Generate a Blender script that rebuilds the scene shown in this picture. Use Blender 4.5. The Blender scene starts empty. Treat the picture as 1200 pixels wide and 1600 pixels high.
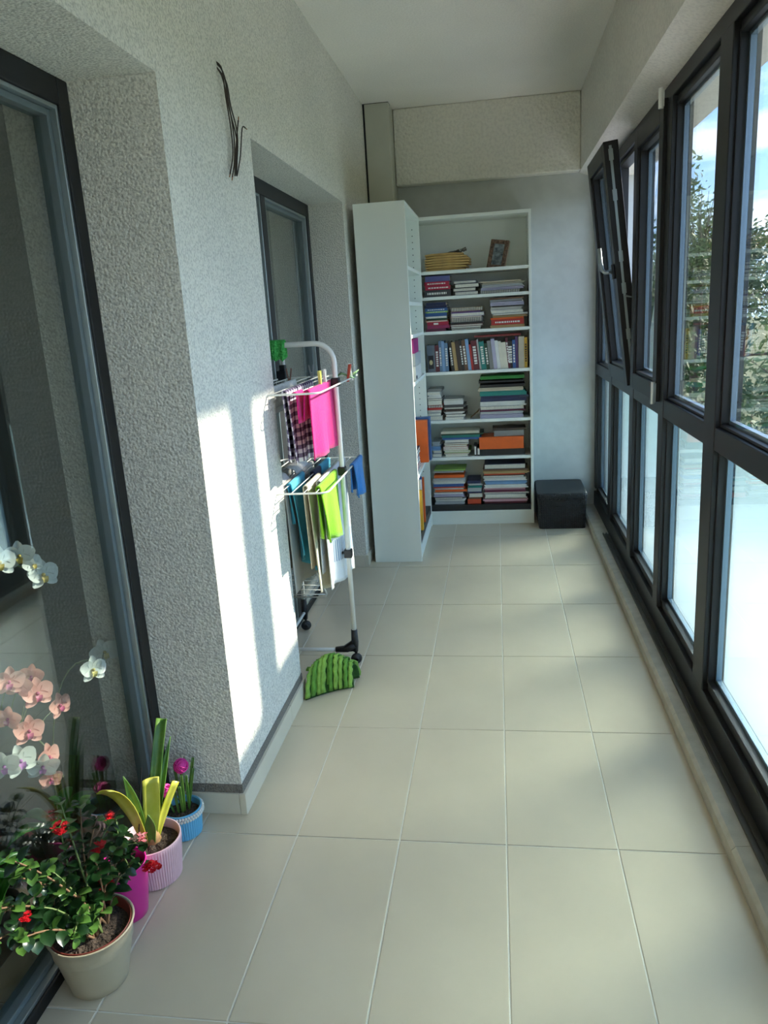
import bpy, math, random
from mathutils import Vector, Matrix, Quaternion
random.seed(7)
S = bpy.context.scene
COL = S.collection

# ---------------------------------------------------------------- camera
def make_camera():
    f, yaw, pitch, roll, H = 1190.2, -0.1559, 0.2519, 0.0615, 1.4334
    cy, sy, cp, sp = math.cos(yaw), math.sin(yaw), math.cos(pitch), math.sin(pitch)
    fwd = Vector((sy*cp, cy*cp, -sp)); right = Vector((cy, -sy, 0)); down = fwd.cross(right)
    c, s = math.cos(roll), math.sin(roll)
    r2 = c*right + s*down; d2 = -s*right + c*down
    m = Matrix.Identity(4)
    for i in range(3):
        m[i][0], m[i][1], m[i][2] = r2[i], -d2[i], -fwd[i]
    m[2][3] = H
    cam = bpy.data.cameras.new('camera'); cam.sensor_fit = 'HORIZONTAL'; cam.sensor_width = 36.0
    cam.lens = 36.0*f/1200.0; cam.clip_start = 0.02; cam.clip_end = 500
    o = bpy.data.objects.new('camera', cam); o.matrix_world = m; COL.objects.link(o); S.camera = o
make_camera()

# ---------------------------------------------------------------- sky, sun, exposure
SUN_EL = math.radians(26.0); SUN_H = Vector((0.826, 0.564, 0)).normalized()
SUN_STRENGTH = 4.6; SKY_STRENGTH = 0.95; EXPOSURE = 1.6
def make_world():
    w = bpy.data.worlds.new('sky'); S.world = w; w.use_nodes = True
    nt = w.node_tree; nt.nodes.clear(); N = nt.nodes.new; L = nt.links.new
    out = N('ShaderNodeOutputWorld'); bg = N('ShaderNodeBackground'); bg.inputs['Strength'].default_value = SKY_STRENGTH
    tc = N('ShaderNodeTexCoord'); sp = N('ShaderNodeSeparateXYZ'); L(tc.outputs['Generated'], sp.inputs[0])
    gr = N('ShaderNodeValToRGB'); e = gr.color_ramp.elements
    e[0].position = 0.0; e[0].color = (0.62, 0.86, 1.18, 1); e[1].position = 0.75; e[1].color = (0.17, 0.40, 0.95, 1)
    q = e.new(0.16); q.color = (0.34, 0.62, 1.12, 1)
    L(sp.outputs['Z'], gr.inputs['Fac'])
    mp = N('ShaderNodeMapping'); mp.inputs['Scale'].default_value = (1.0, 1.0, 3.4)
    nz = N('ShaderNodeTexNoise'); nz.inputs['Scale'].default_value = 4.2; nz.inputs['Detail'].default_value = 7; nz.inputs['Roughness'].default_value = 0.56
    rp = N('ShaderNodeValToRGB'); rp.color_ramp.elements[0].position = 0.47; rp.color_ramp.elements[1].position = 0.70
    mx = N('ShaderNodeMix'); mx.data_type = 'RGBA'; mx.inputs['B'].default_value = (1.5, 1.55, 1.6, 1)
    fac = N('ShaderNodeMath'); fac.operation = 'MULTIPLY'; fac.inputs[1].default_value = 0.85
    L(tc.outputs['Generated'], mp.inputs['Vector']); L(mp.outputs['Vector'], nz.inputs['Vector']); L(nz.outputs['Fac'], rp.inputs['Fac'])
    L(rp.outputs['Color'], fac.inputs[0]); L(fac.outputs['Value'], mx.inputs['Factor']); L(gr.outputs['Color'], mx.inputs['A'])
    L(mx.outputs['Result'], bg.inputs['Color']); L(bg.outputs['Background'], out.inputs['Surface'])
    l = bpy.data.lights.new('sun', 'SUN'); l.energy = SUN_STRENGTH; l.angle = math.radians(1.7); l.color = (1.0, 0.93, 0.80)
    o = bpy.data.objects.new('sun', l); COL.objects.link(o); o.location = (12, 8, 10)
    d = -(SUN_H*math.cos(SUN_EL) + Vector((0, 0, math.sin(SUN_EL))))
    o.rotation_euler = d.to_track_quat('-Z', 'Y').to_euler()
make_world()
S.view_settings.view_transform = 'Standard'; S.view_settings.look = 'None'
S.view_settings.exposure = EXPOSURE; S.view_settings.gamma = 1.0; S.view_settings.use_curve_mapping = False
try:
    S.cycles.use_denoising = True
    S.cycles.max_bounces = 10; S.cycles.diffuse_bounces = 5; S.cycles.glossy_bounces = 4
    S.cycles.transmission_bounces = 8; S.cycles.transparent_max_bounces = 24
    S.cycles.sample_clamp_indirect = 8.0; S.cycles.caustics_reflective = False
except Exception:
    pass

# ---------------------------------------------------------------- helpers
def lin(c):
    return tuple((x/12.92 if x <= 0.04045 else ((x+0.055)/1.055)**2.4) for x in (v/255.0 for v in c))

class MB:
    def __init__(self): self.v = []; self.f = []
    def add(self, vs, fs):
        b = len(self.v); self.v += [tuple(x) for x in vs]; self.f += [tuple(i+b for i in q) for q in fs]; return self
    def box(self, x0, x1, y0, y1, z0, z1, M=None):
        vs = [(x, y, z) for z in (z0, z1) for y in (y0, y1) for x in (x0, x1)]
        if M is not None: vs = [M @ Vector(q) for q in vs]
        return self.add(vs, [(0, 2, 3, 1), (4, 5, 7, 6), (0, 1, 5, 4), (2, 6, 7, 3), (0, 4, 6, 2), (1, 3, 7, 5)])
    def tube(self, pts, r, n=8, caps=True):
        pts = [Vector(q) for q in pts]; rs = r if isinstance(r, (list, tuple)) else [r]*len(pts)
        rings = []; up = None
        for i, q in enumerate(pts):
            t = (pts[min(i+1, len(pts)-1)] - pts[max(i-1, 0)])
            t = t.normalized() if t.length > 1e-9 else Vector((0, 0, 1))
            if up is None: up = Vector((0, 0, 1)) if abs(t.z) < 0.9 else Vector((1, 0, 0))
            a = (up - t*up.dot(t))
            a = a.normalized() if a.length > 1e-6 else t.orthogonal().normalized()
            up = a; b = t.cross(a)
            rings.append([q + (a*math.cos(2*math.pi*k/n) + b*math.sin(2*math.pi*k/n))*rs[i] for k in range(n)])
        vs = [x for rg in rings for x in rg]; fs = []
        for i in range(len(pts)-1):
            for k in range(n):
                fs.append((i*n+k, i*n+(k+1) % n, (i+1)*n+(k+1) % n, (i+1)*n+k))
        if caps: fs += [tuple(range(n-1, -1, -1)), tuple((len(pts)-1)*n+k for k in range(n))]
        return self.add(vs, fs)
    def lathe(self, prof, c=(0, 0, 0), n=32, rfun=None, cap0=False, cap1=False):
        vs = []; fs = []
        for i, (r, z) in enumerate(prof):
            for k in range(n):
                a = 2*math.pi*k/n; rr = r*(rfun(k, i) if rfun else 1)
                vs.append((c[0]+rr*math.cos(a), c[1]+rr*math.sin(a), c[2]+z))
        for i in range(len(prof)-1):
            for k in range(n):
                fs.append((i*n+k, i*n+(k+1) % n, (i+1)*n+(k+1) % n, (i+1)*n+k))
        if cap0: fs.append(tuple(range(n-1, -1, -1)))
        if cap1: fs.append(tuple((len(prof)-1)*n+k for k in range(n)))
        return self.add(vs, fs)
    def grid(self, P):
        nu = len(P); nv = len(P[0]); vs = [q for r in P for q in r]
        fs = [(i*nv+j, (i+1)*nv+j, (i+1)*nv+j+1, i*nv+j+1) for i in range(nu-1) for j in range(nv-1)]
        return self.add(vs, fs)
    def ball(self, c, r, n=8, m=5, sq=(1, 1, 1)):
        prof = [(max(1e-4, math.sin(math.pi*i/m))*r, -math.cos(math.pi*i/m)*r) for i in range(m+1)]
        b = len(self.v); self.lathe(prof, (0, 0, 0), n)
        for i in range(b, len(self.v)):
            q = self.v[i]; self.v[i] = (c[0]+q[0]*sq[0], c[1]+q[1]*sq[1], c[2]+q[2]*sq[2])
        return self
    def mesh(self, name):
        me = bpy.data.meshes.new(name); me.from_pydata(self.v, [], self.f); me.update(); return me

def bez(p0, p1, p2, n=8):
    p0, p1, p2 = Vector(p0), Vector(p1), Vector(p2); return [(1-t)**2*p0+2*t*(1-t)*p1+t*t*p2 for t in [i/n for i in range(n+1)]]
def link(o, parent=None):
    COL.objects.link(o)
    if parent is not None:
        o.parent = parent; o.matrix_parent_inverse = PW[parent.name].inverted()
    return o
PW = {}
def obj(name, mb, mat, parent=None, smooth=False, bevel=0, solid=0, sub=0, label=None, cat=None, group=None, kind=None, loc=None):
    """Geometry is given in world metres; loc sets the origin of the object."""
    me = mb.mesh(name) if isinstance(mb, MB) else mb
    T = Matrix.Translation(Vector(loc)) if loc is not None else Matrix.Identity(4)
    if loc is not None: me.transform(T.inverted())
    if mat is not None and not me.materials: me.materials.append(mat)
    if smooth:
        for q in me.polygons: q.use_smooth = True
    o = bpy.data.objects.new(name, me); o.matrix_world = T
    link(o, parent); 
    if parent is not None: o.matrix_basis = T
    PW[o.name] = T.copy()
    if solid:
        m = o.modifiers.new('solid', 'SOLIDIFY'); m.thickness = solid; m.offset = 0
    if sub:
        m = o.modifiers.new('sub', 'SUBSURF'); m.levels = sub; m.render_levels = sub
    if bevel:
        m = o.modifiers.new('bevel', 'BEVEL'); m.width = bevel; m.segments = 2; m.limit_method = 'ANGLE'
    tag(o, label, cat, group, kind); return o
def inst(name, me, M, parent=None, mat=None, label=None):
    """An object of shared mesh data placed by matrix M (world)."""
    if mat is not None and not me.materials: me.materials.append(mat)
    o = bpy.data.objects.new(name, me); link(o, parent); o.matrix_basis = M; PW[o.name] = M.copy()
    if label: o['label'] = label
    return o
def empty(name, loc, label=None, cat=None, group=None, kind=None):
    o = bpy.data.objects.new(name, None); o.empty_display_size = 0.05; o.location = loc; COL.objects.link(o)
    PW[o.name] = Matrix.Translation(Vector(loc)); tag(o, label, cat, group, kind); return o
def tag(o, label=None, cat=None, group=None, kind=None):
    if label: o['label'] = label
    if cat: o['category'] = cat
    if group: o['group'] = group
    if kind: o['kind'] = kind

MATS = {}
def mat(name, rgb=(128, 128, 128), rough=0.5, metal=0.0, var=0.0, vscale=8.0, bump=0.0, bscale=60.0, bdist=0.002, coat=0.0, sheen=0.0, spec=0.5, trans=0.0, rgb2=None):
    if name in MATS: return MATS[name]
    m = bpy.data.materials.new(name); m.use_nodes = True; nt = m.node_tree; N = nt.nodes.new; L = nt.links.new
    b = nt.nodes['Principled BSDF']; c = lin(rgb)
    b.inputs['Base Color'].default_value = (*c, 1); b.inputs['Roughness'].default_value = rough; b.inputs['Metallic'].default_value = metal
    b.inputs['Specular IOR Level'].default_value = spec; b.inputs['Coat Weight'].default_value = coat; b.inputs['Sheen Weight'].default_value = sheen
    tc = N('ShaderNodeTexCoord')
    if var or rgb2:
        nz = N('ShaderNodeTexNoise'); nz.inputs['Scale'].default_value = vscale; nz.inputs['Detail'].default_value = 4
        L(tc.outputs['Object'], nz.inputs['Vector'])
        rp = N('ShaderNodeValToRGB'); c2 = lin(rgb2) if rgb2 else None
        rp.color_ramp.elements[0].position = 0.3; rp.color_ramp.elements[1].position = 0.7
        rp.color_ramp.elements[0].color = (*(x*(1-var) for x in c), 1)
        rp.color_ramp.elements[1].color = (*(c2 if c2 else [min(1, x*(1+var)) for x in c]), 1)
        L(nz.outputs['Fac'], rp.inputs['Fac']); L(rp.outputs['Color'], b.inputs['Base Color'])
    if bump:
        nb = N('ShaderNodeTexNoise'); nb.inputs['Scale'].default_value = bscale; nb.inputs['Detail'].default_value = 3
        bp = N('ShaderNodeBump'); bp.inputs['Strength'].default_value = bump; bp.inputs['Distance'].default_value = bdist
        L(tc.outputs['Object'], nb.inputs['Vector']); L(nb.outputs['Fac'], bp.inputs['Height']); L(bp.outputs['Normal'], b.inputs['Normal'])
    if trans:
        tr = N('ShaderNodeBsdfTranslucent'); tr.inputs['Color'].default_value = (*c, 1)
        mx = N('ShaderNodeMixShader'); mx.inputs[0].default_value = trans
        out = nt.nodes['Material Output']; L(b.outputs[0], mx.inputs[1]); L(tr.outputs[0], mx.inputs[2]); L(mx.outputs[0], out.inputs[0])
    MATS[name] = m; return m

def plaster(name, rgb, grain=170.0, strength=0.9, dist=0.004, speck=0.28, blotch=0.06):
    m = bpy.data.materials.new(name); m.use_nodes = True; nt = m.node_tree; N = nt.nodes.new; L = nt.links.new
    b = nt.nodes['Principled BSDF']; b.inputs['Roughness'].default_value = 0.95; b.inputs['Specular IOR Level'].default_value = 0.15
    c = lin(rgb); tc = N('ShaderNodeTexCoord')
    vo = N('ShaderNodeTexVoronoi'); vo.inputs['Scale'].default_value = grain*0.8; vo.feature = 'SMOOTH_F1'
    nz = N('ShaderNodeTexNoise'); nz.inputs['Scale'].default_value = grain; nz.inputs['Detail'].default_value = 2
    ad = N('ShaderNodeMath'); ad.operation = 'ADD'
    L(tc.outputs['Object'], vo.inputs['Vector']); L(tc.outputs['Object'], nz.inputs['Vector'])
    L(vo.outputs['Distance'], ad.inputs[0]); L(nz.outputs['Fac'], ad.inputs[1])
    bp = N('ShaderNodeBump'); bp.inputs['Strength'].default_value = strength; bp.inputs['Distance'].default_value = dist
    L(ad.outputs[0], bp.inputs['Height']); L(bp.outputs['Normal'], b.inputs['Normal'])
    rp = N('ShaderNodeValToRGB'); rp.color_ramp.elements[0].position = 0.36; rp.color_ramp.elements[1].position = 0.56
    rp.color_ramp.elements[0].color = (*(x*(1-speck) for x in c), 1); rp.color_ramp.elements[1].color = (*c, 1)
    L(nz.outputs['Fac'], rp.inputs['Fac'])
    n2 = N('ShaderNodeTexNoise'); n2.inputs['Scale'].default_value = 1.6; n2.inputs['Detail'].default_value = 4
    L(tc.outputs['Object'], n2.inputs['Vector'])
    mr = N('ShaderNodeMapRange'); mr.inputs[1].default_value = 0.3; mr.inputs[2].default_value = 0.7; mr.inputs[3].default_value = 1-blotch; mr.inputs[4].default_value = 1+blotch
    L(n2.outputs['Fac'], mr.inputs[0])
    mx = N('ShaderNodeVectorMath'); mx.operation = 'SCALE'; L(rp.outputs['Color'], mx.inputs[0]); L(mr.outputs[0], mx.inputs['Scale'])
    L(mx.outputs[0], b.inputs['Base Color']); MATS[name] = m; return m

def glass_mat(name, tint=(0.93, 0.97, 0.95), base=0.07, gain=0.93, rough=0.0):
    """Clear pane: straight transmission with Fresnel (Schlick) mirror reflection."""
    m = bpy.data.materials.new(name); m.use_nodes = True; nt = m.node_tree; nt.nodes.clear(); N = nt.nodes.new; L = nt.links.new
    out = N('ShaderNodeOutputMaterial'); mx = N('ShaderNodeMixShader'); tr = N('ShaderNodeBsdfTransparent'); gl = N('ShaderNodeBsdfGlossy')
    tr.inputs[0].default_value = (*tint, 1); gl.inputs['Roughness'].default_value = rough; gl.inputs['Color'].default_value = (0.97, 1, 0.99, 1)
    lw = N('ShaderNodeLayerWeight'); lw.inputs[0].default_value = 0.5
    pw = N('ShaderNodeMath'); pw.operation = 'POWER'; pw.inputs[1].default_value = 4
    ma = N('ShaderNodeMath'); ma.operation = 'MULTIPLY_ADD'; ma.inputs[1].default_value = gain; ma.inputs[2].default_value = base
    L(lw.outputs['Facing'], pw.inputs[0]); L(pw.outputs[0], ma.inputs[0]); L(ma.outputs[0], mx.inputs[0])
    L(tr.outputs[0], mx.inputs[1]); L(gl.outputs[0], mx.inputs[2]); L(mx.outputs[0], out.inputs[0]); MATS[name] = m; return m
def frosted_mat(name):
    """Inner face of the frosted panes: part scattering, part forward transmission, glossy surface."""
    m = bpy.data.materials.new(name); m.use_nodes = True; nt = m.node_tree; nt.nodes.clear(); N = nt.nodes.new; L = nt.links.new
    out = N('ShaderNodeOutputMaterial'); mx = N('ShaderNodeMixShader'); tl = N('ShaderNodeBsdfTranslucent'); gl = N('ShaderNodeBsdfGlossy')
    rf = N('ShaderNodeBsdfRefraction'); m2 = N('ShaderNodeMixShader'); m2.inputs[0].default_value = FROST_FWD
    rf.inputs['Color'].default_value = (0.80, 0.92, 0.94, 1); rf.inputs['Roughness'].default_value = 0.55; rf.inputs['IOR'].default_value = 1.2
    tl.inputs[0].default_value = (0.52, 0.80, 0.89, 1); gl.inputs['Roughness'].default_value = 0.03
    lw = N('ShaderNodeLayerWeight'); lw.inputs[0].default_value = 0.5
    pw = N('ShaderNodeMath'); pw.operation = 'POWER'; pw.inputs[1].default_value = 4
    ma = N('ShaderNodeMath'); ma.operation = 'MULTIPLY_ADD'; ma.inputs[1].default_value = 0.25; ma.inputs[2].default_value = 0.03
    L(lw.outputs['Facing'], pw.inputs[0]); L(pw.outputs[0], ma.inputs[0]); L(ma.outputs[0], mx.inputs[0])
    L(tl.outputs[0], m2.inputs[1]); L(rf.outputs[0], m2.inputs[2]); L(m2.outputs[0], mx.inputs[1]); L(gl.outputs[0], mx.inputs[2]); L(mx.outputs[0], out.inputs[0])
    MATS[name] = m; return m
FROST_FWD = 0.72

PL = plaster('rough_plaster', (236, 232, 222))
PLC = plaster('ceiling_plaster', (238, 233, 222), grain=120, strength=0.35, dist=0.002, speck=0.07, blotch=0.04)
PLB = plaster('beam_plaster', (228, 224, 211), grain=60, strength=0.9, dist=0.006, speck=0.10, blotch=0.05)
PLL = plaster('lintel_plaster', (226, 221, 211), grain=90, strength=0.6, dist=0.003, speck=0.12, blotch=0.05)
PLS = plaster('smooth_plaster', (200, 202, 198), grain=14, strength=0.10, dist=0.004, speck=0.05, blotch=0.12)
MORTAR = plaster('mortar', (138, 132, 124), grain=220, strength=1.0, dist=0.004, speck=0.3)
GROUT = mat('grout', (240, 237, 226), 0.9, bump=0.3, bscale=300)
TILE = mat('floor_tile', (203, 191, 168), 0.36, var=0.05, vscale=3.0, bump=0.04, bscale=220, bdist=0.001, spec=0.45)
SKIRT = mat('skirting_tile', (214, 206, 188), 0.45, var=0.04, vscale=6)
SILL = mat('sill_stone', (182, 176, 160), 0.6, var=0.12, vscale=18, bump=0.4, bscale=120)
FRAME = mat('anthracite_frame', (30, 30, 32), 0.42, bump=0.05, bscale=500, spec=0.4)
BLACK = mat('black_frame', (12, 13, 16), 0.5, var=0.2, vscale=90)
ALU = mat('aluminium', (168, 178, 180), 0.35, metal=0.85)
SPACER = mat('spacer_bar', (150, 170, 185), 0.4, metal=0.6)
TRACK = mat('sill_track', (74, 72, 66), 0.5, var=0.1, vscale=20)
GLASS = glass_mat('window_glass', tint=(0.95, 0.97, 0.96))
DGLASS = glass_mat('door_glass', tint=(0.89, 0.92, 0.91), base=0.075, gain=0.88)
FROST = frosted_mat('frosted_glass'); CLEAR = glass_mat('clear_outer_face', tint=(0.95, 0.98, 0.98), base=0.03, gain=0.5)
WHITEB = mat('white_laminate', (238, 242, 234), 0.45, spec=0.4)
DUCT = mat('duct_panel', (190, 189, 174), 0.6, var=0.03)
RUBBER = mat('black_plastic', (24, 26, 30), 0.45)
WHITEM = mat('white_enamel', (236, 236, 230), 0.3, coat=0.3)
WIRE = mat('wire_sheath', (52, 42, 34), 0.6)
COPPER = mat('copper_tip', (150, 96, 52), 0.4, metal=0.7)

# ---------------------------------------------------------------- the setting
XF = -0.785            # face of the left wall
XW = 0.66              # inner face of the window frames
YB = 5.40              # back wall
CZ = 2.70
Y0 = -1.55             # wall behind the viewer

def build_floor():
    base = obj('floor', MB().box(-1.19, 0.575, Y0, YB, -0.12, -0.0025), GROUT, label='balcony floor of beige rectangular tiles with pale grout', cat='floor', kind='structure')
    w, d, x0, y0, g = 0.298, 0.597, -0.5976, 1.8255, 0.0018
    cache = {}
    for j in range(-6, 7):
        for i in range(-3, 6):
            xa, xb = max(x0+i*w, -1.19), min(x0+(i+1)*w, 0.575); ya, yb = max(y0+j*d, Y0), min(y0+(j+1)*d, YB)
            if xb-xa < 0.01 or yb-ya < 0.01: continue
            sx, sy = round(xb-xa, 4), round(yb-ya, 4)
            if (sx, sy) not in cache:
                hx, hy, c = sx/2-g, sy/2-g, 0.0012
                mb = MB(); vs = []
                for z, ins in ((-0.008, 0), (-c, 0), (0, c)):
                    vs += [(-hx+ins, -hy+ins, z), (hx-ins, -hy+ins, z), (hx-ins, hy-ins, z), (-hx+ins, hy-ins, z)]
                fs = [(a*4+k, a*4+(k+1) % 4, a*4+4+(k+1) % 4, a*4+4+k) for a in (0, 1) for k in range(4)] + [(8, 9, 10, 11)]
                mb.add(vs, fs); me = mb.mesh('floor_tile'); me.materials.append(TILE); cache[(sx, sy)] = me
            inst('floor_tile', cache[(sx, sy)], Matrix.Translation(((xa+xb)/2, (ya+yb)/2, random.uniform(-0.0003, 0.0003))), base)
build_floor()

obj('ceiling', MB().box(-4.2, 1.0, Y0-0.1, YB+0.1, CZ, CZ+0.2), PLC, label='plastered pale grey balcony ceiling', cat='ceiling', kind='structure')
wl = MB()
wl.box(-1.19, XF, Y0, YB, 2.025, CZ)
wl.box(-1.19, XF, Y0, -0.25, 0.0, 2.025).box(-1.19, XF, 1.92, 2.65, 0.0, 2.025).box(-1.19, XF, 4.23, YB, 0.0, 2.025)
WL = obj('wall_left', wl, PL, label='rough pale plaster house wall with pillar between two glazed doors', cat='wall', kind='structure')
obj('mortar_strip', MB().box(-1.03, XF+0.003, 1.917, 2.653, 0.068, 0.098), MORTAR, WL)
obj('wall_back', MB().box(-1.19, 0.95, YB, YB+0.2, -0.1, CZ), PLS, label='smooth grey end wall behind the bookcases', cat='wall', kind='structure')
obj('trim_1', MB().box(-0.620, 0.5495, 5.30, YB, 2.245, CZ), PLB, bevel=0.008, label='rough plaster beam across the top of the end wall', cat='beam', kind='structure')
obj('wall_near', MB().box(-4.2, 1.0, Y0-0.2, Y0, -0.1, CZ), PLS, label='plain grey wall closing the near end of the balcony', cat='wall', kind='structure')
wr = MB().box(0.55, 0.95, Y0, YB+0.1, 2.245, CZ).box(XW, 0.95, Y0, YB+0.1, 2.205, 2.245)
wr.add([(0.55, Y0, 2.245), (0.55, YB, 2.245), (XW, YB, 2.205), (XW, Y0, 2.205)], [(0, 1, 2, 3)])
wr.box(XW, 0.95, Y0-0.2, Y0+0.02, -0.2, 2.3)
obj('wall_right', wr, PLL, label='plaster lintel beam above the window row', cat='beam', kind='structure')
du = empty('trim_2', (-0.70, 5.25, 0), 'narrow beige boxed-in duct in the corner above the bookcases', 'duct', kind='structure')
obj('duct_panel', MB().box(-0.772, -0.622, 5.108, YB, 0, CZ-0.004), DUCT, du, bevel=0.002)
obj('shadow_joint', MB().box(XF, -0.772, 5.12, 5.2, 0, CZ-0.002).box(-0.785, -0.622, 5.112, 5.2, CZ-0.004, CZ-0.0005), RUBBER, du)

bb = empty('baseboard_left', (XF, 1.9, 0), 'beige tile skirting around the foot of the plaster pillar', 'baseboard', kind='structure')
def skirt(x0, x1, y0, y1): obj('skirting_tile', MB().box(x0, x1, y0, y1, 0.0, 0.070), SKIRT, bb, bevel=0.0015)
skirt(XF-0.008, XF+0.012, 1.910, 2.445); skirt(XF-0.008, XF+0.012, 2.447, 2.662)
skirt(-1.035, XF-0.009, 1.910, 1.922); skirt(-0.99, XF-0.009, 2.648, 2.662)
skirt(XF-0.008, XF+0.012, 4.225, 4.82); skirt(XF-0.008, XF+0.012, 4.822, 5.10); skirt(-0.96, XF-0.009, 4.220, 4.232)

sl = empty('trim_3', (0.6, 2, 0), 'low stone window sill running along the glazing', 'sill', kind='structure')
for a, b in ((Y0, -0.2), (-0.198, 0.6), (0.602, 1.795), (1.797, 2.48), (2.482, 3.7), (3.702, 4.648), (4.65, YB)):
    mb = MB(); prof = [(0.575, -0.1), (0.575, 0.036), (0.585, 0.048), (0.632, 0.052), (0.70, 0.052), (0.70, -0.1)]
    n = len(prof)
    mb.add([(x, y, z) for y in (a, b) for x, z in prof], [(k, k+n, (k+1) % n+n, (k+1) % n) for k in range(n)] + [tuple(range(n)), tuple(range(2*n-1, n-1, -1))])
    obj('sill_stone', mb, SILL, sl)
tr = MB().box(0.622, 0.628, Y0, 4.64, 0.050, 0.062).box(0.640, 0.645, Y0, 4.64, 0.050, 0.064).box(0.628, 0.660, Y0, 4.64, 0.050, 0.055)
obj('track', tr, TRACK, sl)

obj('bounce_slab', MB().box(0.95, 2.9, Y0, 9.0, -0.35, -0.15), mat('pale_bounce', (226, 222, 212), 0.9, var=0.08, vscale=2), label='unseen pale slab added below the windows to bounce light onto the ceiling', cat='bounce_slab', kind='structure')  # unseen slab, added to throw sunlight up through the panes onto the ceiling

# room behind the glazed doors
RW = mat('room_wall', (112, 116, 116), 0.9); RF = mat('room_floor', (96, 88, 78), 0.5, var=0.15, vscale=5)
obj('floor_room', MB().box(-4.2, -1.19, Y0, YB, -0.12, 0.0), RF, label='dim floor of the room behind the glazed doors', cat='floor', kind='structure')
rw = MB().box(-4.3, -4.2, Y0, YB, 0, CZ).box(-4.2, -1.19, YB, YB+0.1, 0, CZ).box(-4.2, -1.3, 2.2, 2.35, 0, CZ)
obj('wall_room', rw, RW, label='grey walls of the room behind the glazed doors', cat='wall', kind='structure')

# ---------------------------------------------------------------- window wall
MULL = [(4.615, 4.72), (3.89, 4.00), (3.20, 3.295), (2.452, 2.578), (1.66, 1.76), (0.90, 1.00), (0.14, 0.24), (-0.62, -0.52)]
def build_windows():
    W = empty('window_1', (XW, 3, 0.05), 'row of anthracite framed windows with clear upper and frosted lower panes', 'window', kind='structure')
    XD = 0.735
    obj('bottom_rail', MB().box(XW, XD, Y0, YB, 0.050, 0.150).box(XW+0.018, XD, Y0, YB, 0.150, 0.178), FRAME, W, bevel=0.003)
    obj('head_rail', MB().box(XW, XD, Y0, YB, 2.150, 2.2045).box(XW+0.018, XD, Y0, YB, 2.128, 2.150), FRAME, W, bevel=0.003)
    obj('jamb', MB().box(XW, XD, 5.335, YB, 0.178, 2.128), FRAME, W, bevel=0.003)
    for a, b in MULL:
        obj('mullion', MB().box(XW-0.002, XD, a, b, 0.150, 2.150), FRAME, W, bevel=0.003)
    edges = [YB-0.065] + [e for a, b in MULL for e in (b, a)] + [Y0+0.02]
    bays = [(edges[i+1], edges[i]) for i in range(0, len(edges), 2)]
    for k, (a, b) in enumerate(bays):
        obj('transom', MB().box(XW, XD, a, b, 0.968, 1.040), FRAME, W, bevel=0.003)
        for z0, z1, nm, gm in ((0.178, 0.968, 'lower_pane', FROST), (1.040, 2.128, 'upper_pane', GLASS)):
            if nm == 'upper_pane' and k == 1: continue          # tilted sash here
            i = 0.010
            if nm == 'upper_pane' and k == 2:                   # closed opening sash
                sa, sb, sz0, sz1 = a-0.012, b+0.012, 1.022, 2.162
                sash(W, sa, sb, sz0, sz1, Matrix.Identity(4), hinge=True); continue
            fr = MB().box(XW+0.014, XD-0.01, a, a+i, z0, z1).box(XW+0.014, XD-0.01, b-i, b, z0, z1)
            fr.box(XW+0.014, XD-0.01, a+i, b-i, z0, z0+i).box(XW+0.014, XD-0.01, a+i, b-i, z1-i, z1)
            bd = obj('glazing_bead', fr, FRAME, W, bevel=0.002)
            p = obj(nm, MB().box(0.690, 0.696, a+i, b-i, z0+i, z1-i), GLASS, W)
            if gm is FROST:                                     # the outer sheet of the double glazing is frosted
                fp = obj('frosted_sheet', MB().box(0.7235, 0.7275, a+i, b-i, z0+i, z1-i), FROST, p)
                fp.data.materials.append(CLEAR)
                for q in fp.data.polygons: q.material_index = 0 if q.normal.x < -0.5 else 1
            s = 0.012; q = MB()
            for (ya, yb, za, zb) in ((a+i, a+i+s, z0+i, z1-i), (b-i-s, b-i, z0+i, z1-i), (a+i+s, b-i-s, z0+i, z0+i+s), (a+i+s, b-i-s, z1-i-s, z1-i)):
                q.box(0.6975, 0.714, ya, yb, za, zb)
            obj('spacer_bar', q, SPACER, p)
    a, b = bays[1]
    tilt = 0.115
    T = Matrix.Translation((XW, 0, 1.03)) @ Matrix.Rotation(-tilt, 4, 'Y') @ Matrix.Translation((-XW, 0, -1.03))
    sash(W, a-0.014, b+0.014, 1.022, 2.165, T, hinge=False)
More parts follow.
